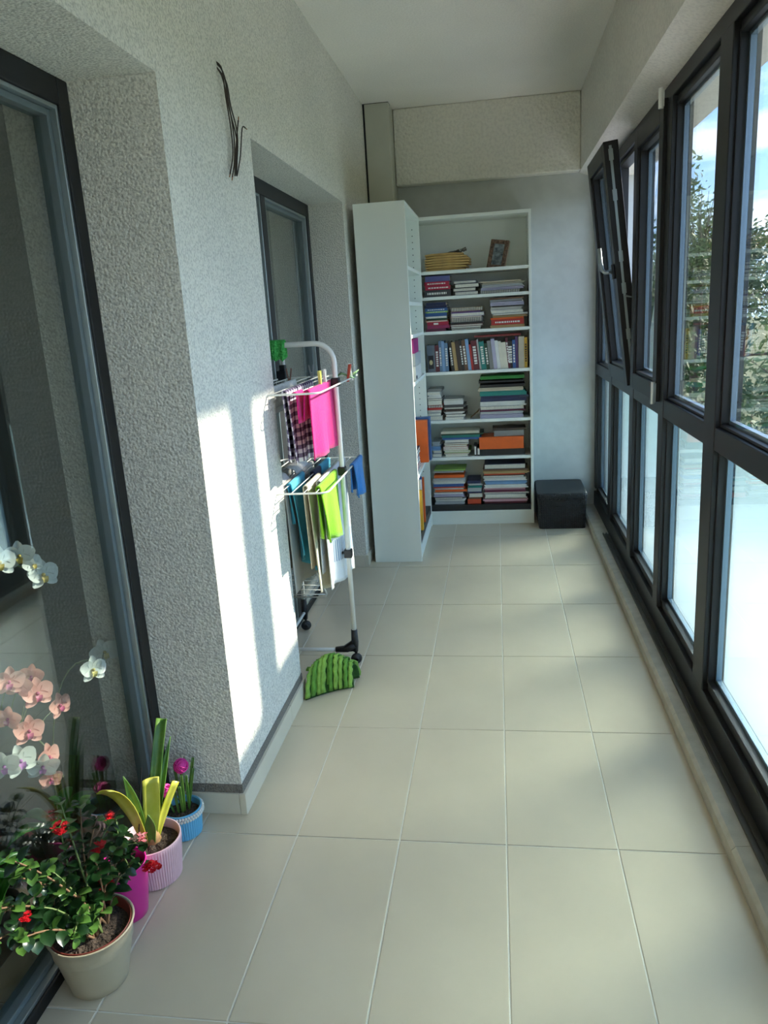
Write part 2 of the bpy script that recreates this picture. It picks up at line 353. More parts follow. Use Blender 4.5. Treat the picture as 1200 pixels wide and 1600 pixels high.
def sash(W, a, b, z0, z1, T, hinge):
    XI, XO, w = XW-0.016, XW+0.052, 0.074
    fr = MB().box(XI, XO, a, a+w, z0, z1, T).box(XI, XO, b-w, b, z0, z1, T).box(XI, XO, a+w, b-w, z0, z0+w, T).box(XI, XO, a+w, b-w, z1-w, z1, T)
    i = 0.014
    fr.box(XI+0.012, XO-0.01, a+w, a+w+i, z0+w, z1-w, T).box(XI+0.012, XO-0.01, b-w-i, b-w, z0+w, z1-w, T)
    fr.box(XI+0.012, XO-0.01, a+w+i, b-w-i, z0+w, z0+w+i, T).box(XI+0.012, XO-0.01, a+w+i, b-w-i, z1-w-i, z1-w, T)
    o = obj('sash_frame', fr, FRAME, W, bevel=0.0025)
    g = w+i
    obj('upper_pane', MB().box(0.682, 0.688, a+g, b-g, z0+g, z1-g, T), GLASS, o)
    q = MB(); s = 0.012
    for (ya, yb, za, zb) in ((a+g, a+g+s, z0+g, z1-g), (b-g-s, b-g, z0+g, z1-g), (a+g+s, b-g-s, z0+g, z0+g+s), (a+g+s, b-g-s, z1-g-s, z1-g)):
        q.box(0.6895, 0.704, ya, yb, za, zb, T)
    obj('spacer_bar', q, SPACER, o)
    if not hinge:
        hw = MB().box(XI+0.024, XI+0.036, a-0.0015, a+0.002, z0+0.06, z1-0.02, T)
        for zz in (1.25, 1.47, 1.62, 1.9, 2.08): hw.box(XI+0.020, XI+0.040, a-0.004, a+0.002, zz, zz+0.05, T)
        obj('locking_strip', hw, ALU, o, label='silver locking strip on the sash edge')
        hb = MB().box(XI-0.014, XI-0.0005, a+0.020, a+0.052, 1.545, 1.615, T)
        h = obj('handle', hb, RUBBER, o, bevel=0.003, label='dark and silver window handle')
        pts = [T @ Vector(q) for q in ((XI-0.012, a+0.036, 1.58), (XI-0.045, a+0.038, 1.582), (XI-0.058, a+0.045, 1.598), (XI-0.060, a+0.055, 1.63), (XI-0.058, a+0.062, 1.70))]
        obj('lever', MB().tube(pts, [0.009, 0.009, 0.010, 0.011, 0.010], 10), ALU, o, smooth=True)
        arm = MB().tube([T @ Vector((XI+0.03, a+0.0, 1.46)), (XW+0.03, a+0.005, 1.44)], 0.005, 6)
        obj('stay_arm', arm, ALU, o)
    else:
        for za, zb in ((2.125, 2.195), (1.015, 1.105)):
            hb = MB().tube([(XI-0.011, a-0.004, za), (XI-0.011, a-0.004, zb)], 0.010, 10)
            hb.box(XI-0.012, XI-0.0005, a-0.012, a+0.012, za+0.006, zb-0.006)
            obj('hinge', hb, ALU if za < 2 else WHITEM, o, smooth=False, label='window hinge barrel')
build_windows()

# ---------------------------------------------------------------- glazed doors to the room
def build_door(name, label, y0, y1, xf, stile=None, glass=DGLASS):
    D = empty(name, (xf, (y0+y1)/2, 0), label, 'door', kind='structure')
    z0, z1, fw = 0.0, 2.0245, 0.050
    x1 = xf-0.075
    fr = MB().box(x1, xf, y0, y0+fw, z0, z1).box(x1, xf, y1-fw, y1, z0, z1).box(x1, xf, y0+fw, y1-fw, z1-0.062, z1).box(x1, xf, y0+fw, y1-fw, z0, 0.032)
    obj('outer_frame', fr, BLACK, D, bevel=0.003)
    bays = [(y0+fw, y1-fw)]
    if stile:
        obj('stile', MB().box(x1, xf-0.004, stile[0], stile[1], 0.032, z1-0.062), BLACK, D, bevel=0.003)
        bays = [(y0+fw, stile[0]), (stile[1], y1-fw)]
    for a, b in bays:
        for nm, wd, xa, xb, mt, off in (('aluminium_bead', 0.010, xf-0.026, xf-0.006, ALU, 0.0), ('sash_rail', 0.016, xf-0.060, xf-0.022, mat('grey_sash', (104, 114, 116), 0.4), 0.010)):
            q = MB(); a2, b2, c0, c1 = a+off, b-off, 0.032+off, z1-0.062-off
            q.box(xa, xb, a2, a2+wd, c0, c1).box(xa, xb, b2-wd, b2, c0, c1).box(xa, xb, a2+wd, b2-wd, c0, c0+wd).box(xa, xb, a2+wd, b2-wd, c1-wd, c1)
            obj(nm, q, mt, D, bevel=0.0015)
        obj('door_pane', MB().box(xf-0.048, xf-0.042, a+0.026, b-0.026, 0.058, z1-0.088), glass, D)
    # plastered inner jamb towards the room
    return D
build_door('door_1', 'tall black framed glass door reflecting the balcony beside the potted plants', -0.25, 1.92, -1.012)
build_door('door_2', 'black framed glass door behind the drying rack', 2.65, 4.23, -0.972, stile=(3.36, 3.43))

# ---------------------------------------------------------------- bookcases
HOLE = mat('peg_hole', (60, 62, 60), 0.9)
def bookcase(name, label, x0, y0, along, width, shelves, face):
    """along='x': width runs along X, open towards -Y; along='y': width along Y, open towards +X."""
    D, H, t = 0.28, 2.02, 0.018
    cx, cyy = (x0+width/2, y0+D/2) if along == 'x' else (x0+D/2, y0+width/2)
    B = empty(name, (cx, cyy, 0), label, 'bookcase')
    def bx(u0, u1, v0, v1, z0, z1):        # u across the width, v from the open front inwards
        if along == 'x': return MB().box(x0+u0, x0+u1, y0+v0, y0+v1, z0, z1)
        return MB().box(x0+D-v1, x0+D-v0, y0+u0, y0+u1, z0, z1)
    for a in (0, width-t): obj('side_panel', bx(a, a+t, 0, D, 0, H), WHITEB, B, bevel=0.0012)
    obj('top_board', bx(t, width-t, 0, D-0.006, H-0.020, H), WHITEB, B, bevel=0.0012)
    obj('back_panel', bx(t, width-t, D-0.006, D, 0.01, H-0.002), WHITEB, B)
    obj('plinth', bx(t, width-t, 0.006, 0.022, 0, 0.078), WHITEB, B)
    obj('bottom_board', bx(t, width-t, 0, D-0.006, 0.078, 0.096), WHITEB, B, bevel=0.0012)
    for z in shelves: obj('shelf', bx(t, width-t, 0.004, D-0.008, z-0.020, z), WHITEB, B, bevel=0.0012)
    mb = MB()
    for u, s in ((t, 1), (width-t, -1)):
        for v in (0.045, 0.22):
            for k in range(48):
                z = 0.16+k*0.038
                a, b = (u, u+0.0006) if s > 0 else (u-0.0006, u)
                q = bx(a, b, v-0.0028, v+0.0028, z-0.0028, z+0.0028); mb.add(q.v, q.f)
    h = obj('peg_holes', mb, HOLE, B); h['kind'] = 'stuff'
    return B
BX0, BY0 = -0.5686, 5.113
bookcase('bookcase', 'white bookcase full of books standing against the end wall', BX0, BY0, 'x', 0.80, (1.690, 1.530, 1.312, 1.049, 0.726, 0.473), 0)
AX0, AY0 = -0.7455, 4.305
bookcase('bookcase', 'white bookcase seen from its blank side, standing against the left wall', AX0, AY0, 'y', 0.795, (1.690, 1.500, 1.318, 1.049, 0.505), 1)

# ---------------------------------------------------------------- books
CLR = {'cream': (222, 216, 196), 'white': (226, 226, 220), 'grey': (140, 142, 140), 'pale grey': (186, 190, 190), 'dark grey': (66, 66, 68), 'black': (26, 26, 28),
       'tan': (190, 160, 108), 'brown': (104, 74, 52), 'dark brown': (58, 44, 36), 'maroon': (96, 24, 40), 'dark red': (120, 26, 30), 'red': (178, 40, 36),
       'crimson': (176, 28, 62), 'magenta': (150, 30, 84), 'burgundy': (104, 30, 62), 'purple': (92, 60, 110), 'lilac': (178, 174, 198), 'violet blue': (86, 88, 140),
       'navy': (30, 38, 78), 'blue': (48, 92, 152), 'light blue': (128, 166, 206), 'steel blue': (96, 128, 158), 'teal': (24, 128, 120), 'green': (30, 122, 42),
       'dark green': (24, 62, 40), 'lime': (150, 190, 90), 'yellow': (222, 172, 52), 'orange': (226, 98, 26), 'red-orange': (206, 78, 44), 'pink': (214, 166, 176), 'slate': (96, 108, 120), 'beige': (200, 188, 164)}
PAGES = mat('page_block', (228, 224, 210), 0.85, var=0.10, vscale=140)
LETTER = mat('spine_print', (232, 230, 222), 0.6)
DARKLET = mat('dark_print', (40, 40, 46), 0.6)
def cmat(c): return mat('cover '+c, CLR[c], 0.5, var=0.06, vscale=25, coat=0.1)
ORD = ['bottom', 'second', 'third', 'fourth', 'fifth', 'sixth', 'seventh', 'eighth', 'ninth', 'tenth', 'eleventh', 'twelfth', 'thirteenth', 'fourteenth', 'fifteenth', 'sixteenth', 'seventeenth', 'eighteenth', 'nineteenth', 'twentieth', 'twenty-first', 'twenty-second', 'twenty-third', 'twenty-fourth', 'twenty-fifth', 'twenty-sixth', 'twenty-seventh', 'twenty-eighth']
def flat_book(kind, c, w, d, th, M, label, group, mark=None):
    """A thing lying flat. Local frame: x across the front (0..w), y inwards (0..d), z up (0..th)."""
    names = {'s': 'hardback_book', 'p': 'book', 'r': 'spiral_notebook', 'l': 'paper_bundle', 'f': 'folder', 'b': 'storage_box'}
    cats = {'s': 'book', 'p': 'book', 'r': 'notebook', 'l': 'papers', 'f': 'folder', 'b': 'box'}
    m = cmat(c); loc = M @ Vector((w/2, d/2, 0)); k = min(0.0025, th*0.16)
    if kind == 's':
        mb = MB().box(0, w, 0, d, 0, k, M).box(0, w, 0, d, th-k, th, M).box(0, w, 0, k*1.3, k, th-k, M)
    elif kind in 'pr':
        mb = MB().box(0, w, 0, d, 0, k, M).box(0, w, 0, d, th-k, th, M).box(0, w, d-k, d, k, th-k, M)
    elif kind == 'f':
        n = 4; P = []
        mb = MB()
        for a, b in ((0.0, 0.35), (0.65, 1.0)):
            g = [[M @ Vector((w*i/8, d*j/3, th*(a+0.12*math.sin(i*1.1+a*5)*(0 if a == 0 else 1)*(0.4 if i in (0, 8) else 1)))) for j in range(4)] for i in range(9)]
            mb.grid(g)
        mb.box(0, w, 0, 0.002, th*0.05, th*0.62, M).box(0, w, 0.002, d, 0.001, th*0.60, M)
    elif kind == 'l':
        mb = MB(); n = max(3, int(th/0.006)); 
        for i in range(n):
            z = th*i/n; a, b = random.uniform(-.006, .008), random.uniform(-.010, .006)
            mb.box(a, w+b, random.uniform(-.006, .004), d, z+0.0006, th*(i+1)/n-0.0004, M)
    else:
        mb = MB().box(0, w, 0, d, 0, th, M)
    o = obj(names[kind], mb, m, label=label, cat=cats[kind], group=group, loc=loc, bevel=(0.002 if kind == 'b' else 0))
    if kind in 'spr':
        e = 0.0012 if kind == 's' else 0.0
        pg = MB().box(0.003, w-0.003, (k*1.3 if kind == 's' else 0.002), d-0.004, k, th-k, M)
        obj('pages', pg, PAGES, o)
    if kind == 'r':
        mb = MB(); n = int(w/0.011)
        for i in range(n):
            x = 0.006+(w-0.012)*i/max(1, n-1); pts = [M @ Vector((x, 0.002-0.006*math.sin(a), th/2-(th/2+0.001)*math.cos(a))) for a in (0, 0.8, 1.57, 2.34, 3.14)]
            mb.tube(pts, 0.0013, 4, False)
        obj('wire_binding', mb, RUBBER if c != 'navy' else LETTER, o)
    if mark:
        mb = MB(); x = w*0.12
        if mark == 'text':
            while x < w*0.86:
                l = random.uniform(0.004, 0.016); mb.box(x, x+l, -0.0006, 0.0004, th*0.35, th*0.65, M); x += l+0.004
        else:
            mb.box(w*0.30, w*0.52, -0.0006, 0.0004, th*0.25, th*0.75, M)
        obj('spine_print', mb, LETTER, o)
    return o
KW = {'s': 'book', 'p': 'pages-out book', 'r': 'spiral notebook', 'l': 'loose papers', 'f': 'folder', 'b': 'box'}
def shelf_x(x, row=600):
    """distance along the rear bookcase (metres) of a position read off the shelf front at a given height row"""
    x = x-(831-x)/176*.041*(row-600); return 0.2314-(832-x)*0.00418
def pile(shelf, pname, x0, x1, z, items, grp, y=0.022, dep=0.19):
    w = x1-x0
    for i, it in enumerate(items):
        kind, c, th = it[:3]; mark = it[3] if len(it) > 3 else None
        a = random.uniform(-0.008, 0.006); ww = w*random.uniform(0.86, 1.0); yy = BY0+y+random.uniform(0, 0.020)
        ww = min(ww, 0.2125-(x0+a)); d = min(dep, 0.245-y)
        M = Matrix.Translation((x0+a, yy, z)) @ Matrix.Rotation(random.uniform(-0.03, 0.0), 4, 'Z')
        lb = '%s %s, %s in %s pile, %s shelf of rear bookcase' % (c, KW[kind], (ORD[i]+(' from bottom' if i else '')), pname, shelf)
        flat_book(kind, c, ww, d, th-0.0004, M, lb, grp, mark); z += th
    return z

# top shelf
zt = 1.690
for i in range(7):
    th = 0.0155
    M = Matrix.Translation((shelf_x(664, 410)+random.uniform(-.004, .004), BY0+0.02+random.uniform(0, .012), zt)) @ Matrix.Rotation(random.uniform(-.07, .0), 4, 'Z')
    w, d = 0.268+random.uniform(-.030, .024), 0.20
    g = []; mb = MB()
    for top in (0, 1):
        g = [[M @ Vector((w*u/10, d*v/4, (th*0.97 if top else 0.0005) + (0 if not top else -0.008*(abs(u-5)/5)**3 + 0.0016*math.sin(u*1.3+i)))) for v in range(5)] for u in range(11)]
        mb.grid(g)
    mb.add([M @ Vector(q) for q in ((0, 0, .0005), (w, 0, .0005), (w, 0, th-.006), (w*.75, -.001, th*.94), (w*.25, -.001, th*.94), (0, 0, th-.006))], [(0, 1, 2, 3, 4, 5)])
    mb.add([M @ Vector(q) for q in ((w, 0, .0005), (w, d, .0005), (w, d, th-.006), (w, 0, th-.006))], [(0, 1, 2, 3)])
    obj('padded_envelope', mb, mat('manila_paper', (190, 154, 92), 0.8, var=0.12, vscale=20, bump=0.2, bscale=60), smooth=False, cat='envelope', group='manila envelopes on the top shelf',
        label='tan manila envelope, %s in the pile on the top shelf' % (ORD[i]+(' from bottom' if i else '')), loc=M @ Vector((w/2, d/2, 0)))
    zt += th
mb = MB(); random.seed(3)
mb.grid([[(shelf_x(704)+u*0.018+random.uniform(-.004, .004), BY0+0.05+v*0.03, zt-0.004+0.030*abs(math.sin(u*1.9+v))*(0.2+u/8)+random.uniform(0, .004)) for v in range(5)] for u in range(8)])
obj('crumpled_bag', mb, mat('grey_paper', (150, 148, 138), 0.7), solid=0.001, smooth=True, label='crumpled grey paper bag on top of the manila envelopes', cat='bag', loc=(shelf_x(725), BY0+.1, zt))
def icon_frame():
    F = empty('picture_frame', (shelf_x(779), BY0+0.08, 1.690), 'small ornate brown picture frame leaning on the top shelf', 'picture frame')
    w, h = 0.118, 0.185
    T = Matrix.Translation((shelf_x(764), BY0+0.07, 1.691)) @ Matrix.Rotation(math.radians(-12), 4, 'Z') @ Matrix.Rotation(math.radians(9), 4, 'Y') @ Matrix.Rotation(math.radians(-14), 4, 'X')
    br = mat('carved_frame', (92, 70, 54), 0.5, var=0.5, vscale=70, bump=0.8, bscale=90, bdist=0.004, rgb2=(150, 116, 92))
    t = 0.026
    fr = MB().box(0, t, 0, 0.016, 0, h, T).box(w-t, w, 0, 0.016, 0, h, T).box(t, w-t, 0, 0.016, 0, t, T).box(t, w-t, 0, 0.016, h-t, h, T)
    obj('carved_border', fr, br, F, bevel=0.004)
    bm = MB()
    for k in range(7):
        for (x, z) in ((t/2, h*(k+.5)/7), (w-t/2, h*(k+.5)/7)): bm.ball(T @ Vector((x, -0.001, z)), 0.0075, 7, 4)
    for k in range(1, 4):
        for z in (t/2, h-t/2): bm.ball(T @ Vector((w*(k+.5)/5, -0.001, z)), 0.0075, 7, 4)
    obj('relief_knobs', bm, br, F, smooth=True)
    obj('picture', MB().box(t, w-t, 0.006, 0.012, t, h-t, T), mat('dark_print_picture', (70, 84, 96), 0.35, var=0.6, vscale=40, rgb2=(150, 160, 160)), F)
    obj('backing_edge', MB().box(0.001, w+0.004, 0.016, 0.024, 0.001, h-0.002, T), mat('cream_edge', (212, 200, 176), 0.7), F)
icon_frame()

random.seed(21)
# second shelf from the top
s2 = 'second'
pile(s2, 'left', shelf_x(663, 450), shelf_x(708, 450), 1.530, [('s', 'dark grey', .044, 'text'), ('s', 'crimson', .026, 'text'), ('s', 'crimson', .026, 'text'), ('s', 'violet blue', .035)], 'books on the second shelf')
pile(s2, 'middle', shelf_x(710, 450), shelf_x(749, 450), 1.530, [('p', 'navy', .024), ('p', 'black', .022), ('p', 'black', .026), ('p', 'navy', .020)], 'books on the second shelf')
pile(s2, 'right', shelf_x(753, 450), shelf_x(825, 450), 1.530, [('r', 'pale grey', .020), ('l', 'lilac', .018), ('l', 'pale grey', .016), ('l', 'cream', .014), ('f', 'beige', .012)], 'books on the second shelf')
s3 = 'third'
pile(s3, 'left', shelf_x(665, 500), shelf_x(702, 500), 1.312, [('s', 'burgundy', .018), ('s', 'magenta', .020), ('s', 'crimson', .022, 'label'), ('p', 'orange', .010), ('s', 'dark green', .014), ('p', 'white', .012), ('s', 'blue', .022), ('s', 'lime', .010, 'text'), ('s', 'blue', .020, 'text'), ('s', 'navy', .016), ('s', 'navy', .020)], 'books on the third shelf')
pile(s3, 'middle', shelf_x(704, 500), shelf_x(757, 500), 1.312, [('p', 'dark grey', .012), ('p', 'grey', .012), ('p', 'dark red', .012), ('s', 'black', .014), ('r', 'white', .026), ('p', 'dark red', .010), ('p', 'lilac', .022), ('s', 'purple', .010), ('r', 'tan', .024)], 'books on the third shelf')
pile(s3, 'right', shelf_x(769, 500), shelf_x(825, 500), 1.312, [('s', 'tan', .018), ('s', 'red', .034, 'text'), ('s', 'orange', .012), ('l', 'tan', .014), ('p', 'slate', .014), ('p', 'white', .018), ('l', 'white', .020), ('s', 'black', .008), ('l', 'lilac', .024), ('l', 'pale grey', .016), ('s', 'brown', .010)], 'books on the third shelf')
# fourth shelf: upright row
UP = [('slate', .052), ('maroon', .028), ('steel blue', .018), ('light blue', .020), ('steel blue', .024), ('black', .022), ('tan', .024), ('dark brown', .026), ('black', .018), ('brown', .024), ('light blue', .022), ('red', .014), ('maroon', .040), ('pale grey', .012),
      ('teal', .034), ('dark green', .022), ('grey', .026), ('lilac', .024), ('white', .022), ('cream', .020), ('cream', .030), ('maroon', .016), ('black', .030), ('blue', .020), ('purple', .018), ('beige', .038), ('yellow', .020)]
x = shelf_x(667, 560); sc = (0.2120-x-0.012)/sum(w for c, w in UP); zb = 1.049; lean = math.radians(5.5); RN = 27
for i, (c, w) in enumerate(UP):
    w *= sc; h = random.uniform(.168, .205); d = random.uniform(.14, .19); ln = -lean if 4 < i < 22 else -math.radians(1.0) if i < 25 else 0
    if i == 0: h = .175
    yy = BY0+0.020+random.uniform(0, .012)
    T = Matrix.Translation((x+(0.016 if 4 < i < 22 else 0.0), yy, zb+(abs(math.sin(ln))*w)*0 + 0.0005)) @ Matrix.Rotation(ln, 4, 'Y')
    k = 0.0022
    mb = MB().box(0.0004, k, 0, d, 0, h, T).box(w-k, w-0.0004, 0, d, 0, h, T).box(k, w-k, 0, k, 0, h, T)
    o = obj('upright_book', mb, cmat(c), label='%s book standing %s from the left on the fourth shelf' % (c, 'first' if i == 0 else ORD[i]), cat='book', group='books standing on the fourth shelf', loc=(x+w/2, yy+d/2, zb))
    obj('pages', MB().box(k, w-k, k, d-.004, .003, h-.003, T), PAGES, o)
    if i == 0:
        q = MB().box(w*.12, w*.8, -.0012, .0006, h*.12, h*.62, T); obj('dark_panel', q, DARKLET, o)
        q = MB(); c0 = Vector((w*.46, -.0016, h*.36)); q.add([T @ (c0+Vector((math.cos(a)*w*.22, 0, math.sin(a)*w*.32))) for a in [j*math.pi/8 for j in range(16)]], [tuple(range(15, -1, -1))])
        obj('round_emblem', q, mat('emblem', (200, 186, 140), .5), o)
    elif c in ('black', 'teal', 'maroon', 'blue', 'steel blue', 'yellow', 'dark green', 'brown'):
        q = MB(); z = h*.2
        while z < h*.8:
            l = random.uniform(.006, .016); wd = 0.25 if i != 22 else .12; q.box(w*wd, w*(1-wd), -.0008, .0004, z, z+l, T); z += l+.005
        obj('spine_print', q, LETTER if c != 'yellow' else DARKLET, o)
    x += w
M = Matrix.Translation((shelf_x(742), BY0+.03, 1.262)) 
flat_book('s', 'dark red', .30, .15, .012, Matrix.Translation((shelf_x(743), BY0+.035, 1.2585)) @ Matrix.Rotation(0.0, 4, 'Y'), 'dark red flat book lying on top of the upright book row', 'books standing on the fourth shelf')
s5 = 'fifth'
pile(s5, 'left', shelf_x(667, 640), shelf_x(692, 640), .726, [('p', 'pale grey', .030), ('p', 'grey', .022), ('p', 'white', .018), ('s', 'red', .014), ('r', 'red', .020), ('p', 'cream', .030), ('p', 'dark grey', .014), ('l', 'white', .022), ('p', 'white', .022), ('l', 'grey', .020)], 'stacks on the fifth shelf')
pile(s5, 'middle', shelf_x(694, 640), shelf_x(728, 640), .726, [('p', 'white', .018), ('p', 'black', .020), ('l', 'white', .016), ('s', 'dark brown', .016), ('p', 'black', .014), ('s', 'dark grey', .016), ('b', 'white', .032), ('p', 'grey', .010)], 'stacks on the fifth shelf')
pile(s5, 'right', shelf_x(750, 640), shelf_x(826, 640), .726, [('l', 'lilac', .030), ('l', 'pale grey', .014), ('s', 'burgundy', .010), ('r', 'navy', .026), ('l', 'white', .030), ('s', 'navy', .024), ('s', 'navy', .014), ('s', 'teal', .022), ('s', 'teal', .010), ('l', 'beige', .024), ('f', 'black', .030), ('f', 'black', .022), ('f', 'green', .036)], 'stacks on the fifth shelf')
mb = MB().grid([[(shelf_x(733)+u*.012, BY0+.03+v*.02, .728+u*.011+.004*math.sin(v*2+u)) for v in range(5)] for u in range(6)])
obj('dried_leaf_fan', mb, mat('brown_paper', (118, 96, 64), .8, var=.3, vscale=60), solid=.0012, label='curled brown sheet beside the tall right pile on fifth shelf', cat='paper', loc=(shelf_x(740), BY0+.07, .728))
s6 = 'sixth'
pile(s6, 'far left', shelf_x(673, 700), shelf_x(688, 700), .473, [('p', 'slate', .026), ('p', 'pale grey', .022), ('l', 'light blue', .026), ('l', 'pale grey', .030)], 'stacks on the sixth shelf')
zz = pile(s6, 'middle', shelf_x(692, 700), shelf_x(734, 700), .473, [('p', 'cream', .016), ('s', 'beige', .010), ('p', 'lime', .016), ('p', 'beige', .014), ('p', 'pink', .014), ('p', 'tan', .014), ('p', 'dark brown', .012), ('p', 'white', .020)], 'stacks on the sixth shelf')
zz2 = zz
pile('sixth', 'overhanging top', shelf_x(690, 700), shelf_x(757, 700), zz2+.0005, [('s', 'blue', .014), ('s', 'teal', .018), ('s', 'dark green', .010), ('l', 'cream', .016)], 'stacks on the sixth shelf')
flat_book('b', 'black', .30, .20, .044, Matrix.Translation((shelf_x(749, 700), BY0+.03, .473)), 'black flat tray under the orange box on the sixth shelf', 'boxes on the sixth shelf')
flat_book('b', 'orange', .296, .19, .082, Matrix.Translation((shelf_x(748, 700), BY0+.022, .5175)) @ Matrix.Rotation(-.02, 4, 'Z'), 'bright orange oblong box on the black tray, sixth shelf', 'boxes on the sixth shelf')
flat_book('b', 'grey', .20, .15, .040, Matrix.Translation((shelf_x(770), BY0+.04, .600)), 'grey card box lying on top of the orange box', 'boxes on the sixth shelf')
flat_book('f', 'dark brown', .22, .15, .024, Matrix.Translation((shelf_x(768), BY0+.035, .6405)), 'dark brown folder on top of the grey card box', 'boxes on the sixth shelf')
for k, (a, b) in enumerate(((737.5, 741.5), (742.3, 747))):
    h = .072-.014*k; mb = MB().box(shelf_x(a), shelf_x(b), BY0+.03, BY0+.16, .474, .474+h)
    o = obj('small_binder', mb, cmat('black'), bevel=.001, label=('taller' if k == 0 else 'shorter')+' small black binder with white spine label beside orange box', cat='binder', loc=((shelf_x(a)+shelf_x(b))/2, BY0+.09, .474))
    obj('spine_label', MB().box(shelf_x(a)+.003, shelf_x(b)-.003, BY0+.0288, BY0+.0305, .474+.008, .474+h-.008), LETTER, o)
s7 = 'bottom'
obj('black_tray', MB().box(-.548, .211, BY0+.006, BY0+.26, .0965, .100).box(-.548, .211, BY0+.006, BY0+.012, .100, .136).box(-.548, -.543, BY0+.012, BY0+.26, .100, .136).box(.206, .211, BY0+.012, BY0+.26, .100, .136).box(-.543, .206, BY0+.012, BY0+.26, .128, .136), RUBBER,
    label='wide black tray under the piles at the bottom of rear bookcase', cat='tray', loc=(-.17, BY0+.13, .0965))
pile(s7, 'left', shelf_x(676, 770), shelf_x(727, 770), .1365, [('l', 'pale grey', .022), ('l', 'white', .018), ('p', 'dark grey', .012), ('l', 'lilac', .026), ('f', 'white', .012), ('s', 'orange', .016), ('l', 'white', .012), ('s', 'red-orange', .008), ('s', 'blue', .020), ('l', 'white', .026), ('l', 'pale grey', .018), ('f', 'orange', .034), ('l', 'pale grey', .016), ('f', 'lime', .012)], 'piles at the bottom')
pile(s7, 'narrow middle', shelf_x(730, 770), shelf_x(752, 770), .1365, [('b', 'red-orange', .034), ('s', 'brown', .012), ('p', 'beige', .028), ('s', 'navy', .012), ('b', 'pale grey', .030), ('s', 'teal', .014), ('l', 'white', .014), ('s', 'navy', .020)], 'piles at the bottom')
pile(s7, 'right', shelf_x(755, 770), shelf_x(826, 770), .1365, [('s', 'maroon', .014), ('l', 'pink', .018), ('p', 'black', .014), ('p', 'white', .020), ('p', 'grey', .014), ('s', 'burgundy', .018), ('l', 'pink', .012), ('l', 'white', .024), ('l', 'light blue', .028), ('l', 'white', .022), ('p', 'dark grey', .014), ('s', 'red-orange', .010), ('l', 'tan', .022), ('s', 'brown', .012), ('r', 'navy', .032)], 'piles at the bottom')

# left bookcase contents (seen past its front edge)
def lbox(name, x0, x1, y0, y1, z0, z1, c, label, cat, bevel=.0015):
    return obj(name, MB().box(x0, x1, y0, y1, z0, z1), cmat(c), bevel=bevel, label=label, cat=cat, loc=((x0+x1)/2, (y0+y1)/2, z0))
CLR['fuchsia'] = (172, 30, 122)
a = lbox('storage_box', -.70, -.474, 4.56, 4.90, 1.0495, 1.130, 'white', 'lower white carton in the left bookcase under the fuchsia box', 'box')
obj('dark_corner', MB().box(-.4738, -.4728, 4.57, 4.63, 1.055, 1.075), DARKLET, a)
lbox('storage_box', -.70, -.476, 4.58, 4.92, 1.1305, 1.205, 'pale grey', 'upper pale carton in the left bookcase just under the fuchsia box', 'box')
lbox('storage_box', -.70, -.478, 4.56, 4.82, 1.2055, 1.288, 'fuchsia', 'fuchsia box on top of the pale cartons in the left bookcase', 'box')
lbox('lever_arch_file', -.72, -.445, 4.80, 4.86, .5055, .775, 'orange', 'tall orange file standing in the left bookcase', 'file')
lbox('lever_arch_file', -.72, -.432, 4.872, 4.930, .5055, .785, 'blue', 'blue file standing just behind the tall orange file', 'file')
for i, c in enumerate(('white', 'purple', 'crimson', 'white', 'lilac', 'dark red', 'pale grey', 'navy')):
    z = .5055+i*.018
    o = flat_book('p', c, .19, .20, .0175, Matrix.Translation((-.476+random.uniform(-.006, .004), 4.42, z)) @ Matrix.Rotation(math.pi/2, 4, 'Z'), '%s book, %s in the pile before the orange file' % (c, ORD[i]+(' from bottom' if i else '')), 'pile in the left bookcase')
lbox('black_tray', -.73, -.470, 4.33, 5.07, .0965, .150, 'black', 'black tray at the bottom of the left bookcase', 'tray')
lbox('folder', -.71, -.466, 4.64, 4.67, .1505, .440, 'orange', 'orange folder standing at the bottom of the left bookcase', 'folder')
lbox('folder', -.71, -.462, 4.46, 4.485, .1505, .400, 'yellow', 'yellow folder standing at the bottom of the left bookcase', 'folder')
lbox('folder', -.71, -.470, 4.53, 4.55, .1505, .450, 'white', 'white folder between the yellow and orange ones, left bookcase', 'folder')
lbox('folder', -.71, -.472, 4.575, 4.590, .1505, .460, 'blue', 'thin blue folder before the orange one, bottom of left bookcase', 'folder')

# ---------------------------------------------------------------- black woven box
def rattan(name='woven_resin'):
    m = bpy.data.materials.new(name); m.use_nodes = True; nt = m.node_tree; N = nt.nodes.new; L = nt.links.new
    b = nt.nodes['Principled BSDF']; b.inputs['Base Color'].default_value = (*lin((30, 31, 33)), 1); b.inputs['Roughness'].default_value = .45
    tc = N('ShaderNodeTexCoord'); ws = []
    for ax in ('X', 'Z', 'Y'):
        w = N('ShaderNodeTexWave'); w.bands_direction = ax; w.inputs['Scale'].default_value = 26; L(tc.outputs['Object'], w.inputs['Vector']); ws.append(w)
    a = N('ShaderNodeMath'); a.operation = 'MULTIPLY'; L(ws[0].outputs['Fac'], a.inputs[0]); L(ws[1].outputs['Fac'], a.inputs[1])
    c = N('ShaderNodeMath'); c.operation = 'ADD'; L(a.outputs[0], c.inputs[0]); L(ws[2].outputs['Fac'], c.inputs[1])
    bp = N('ShaderNodeBump'); bp.inputs['Strength'].default_value = .8; bp.inputs['Distance'].default_value = .006
    L(c.outputs[0], bp.inputs['Height']); L(bp.outputs['Normal'], b.inputs['Normal']); return m
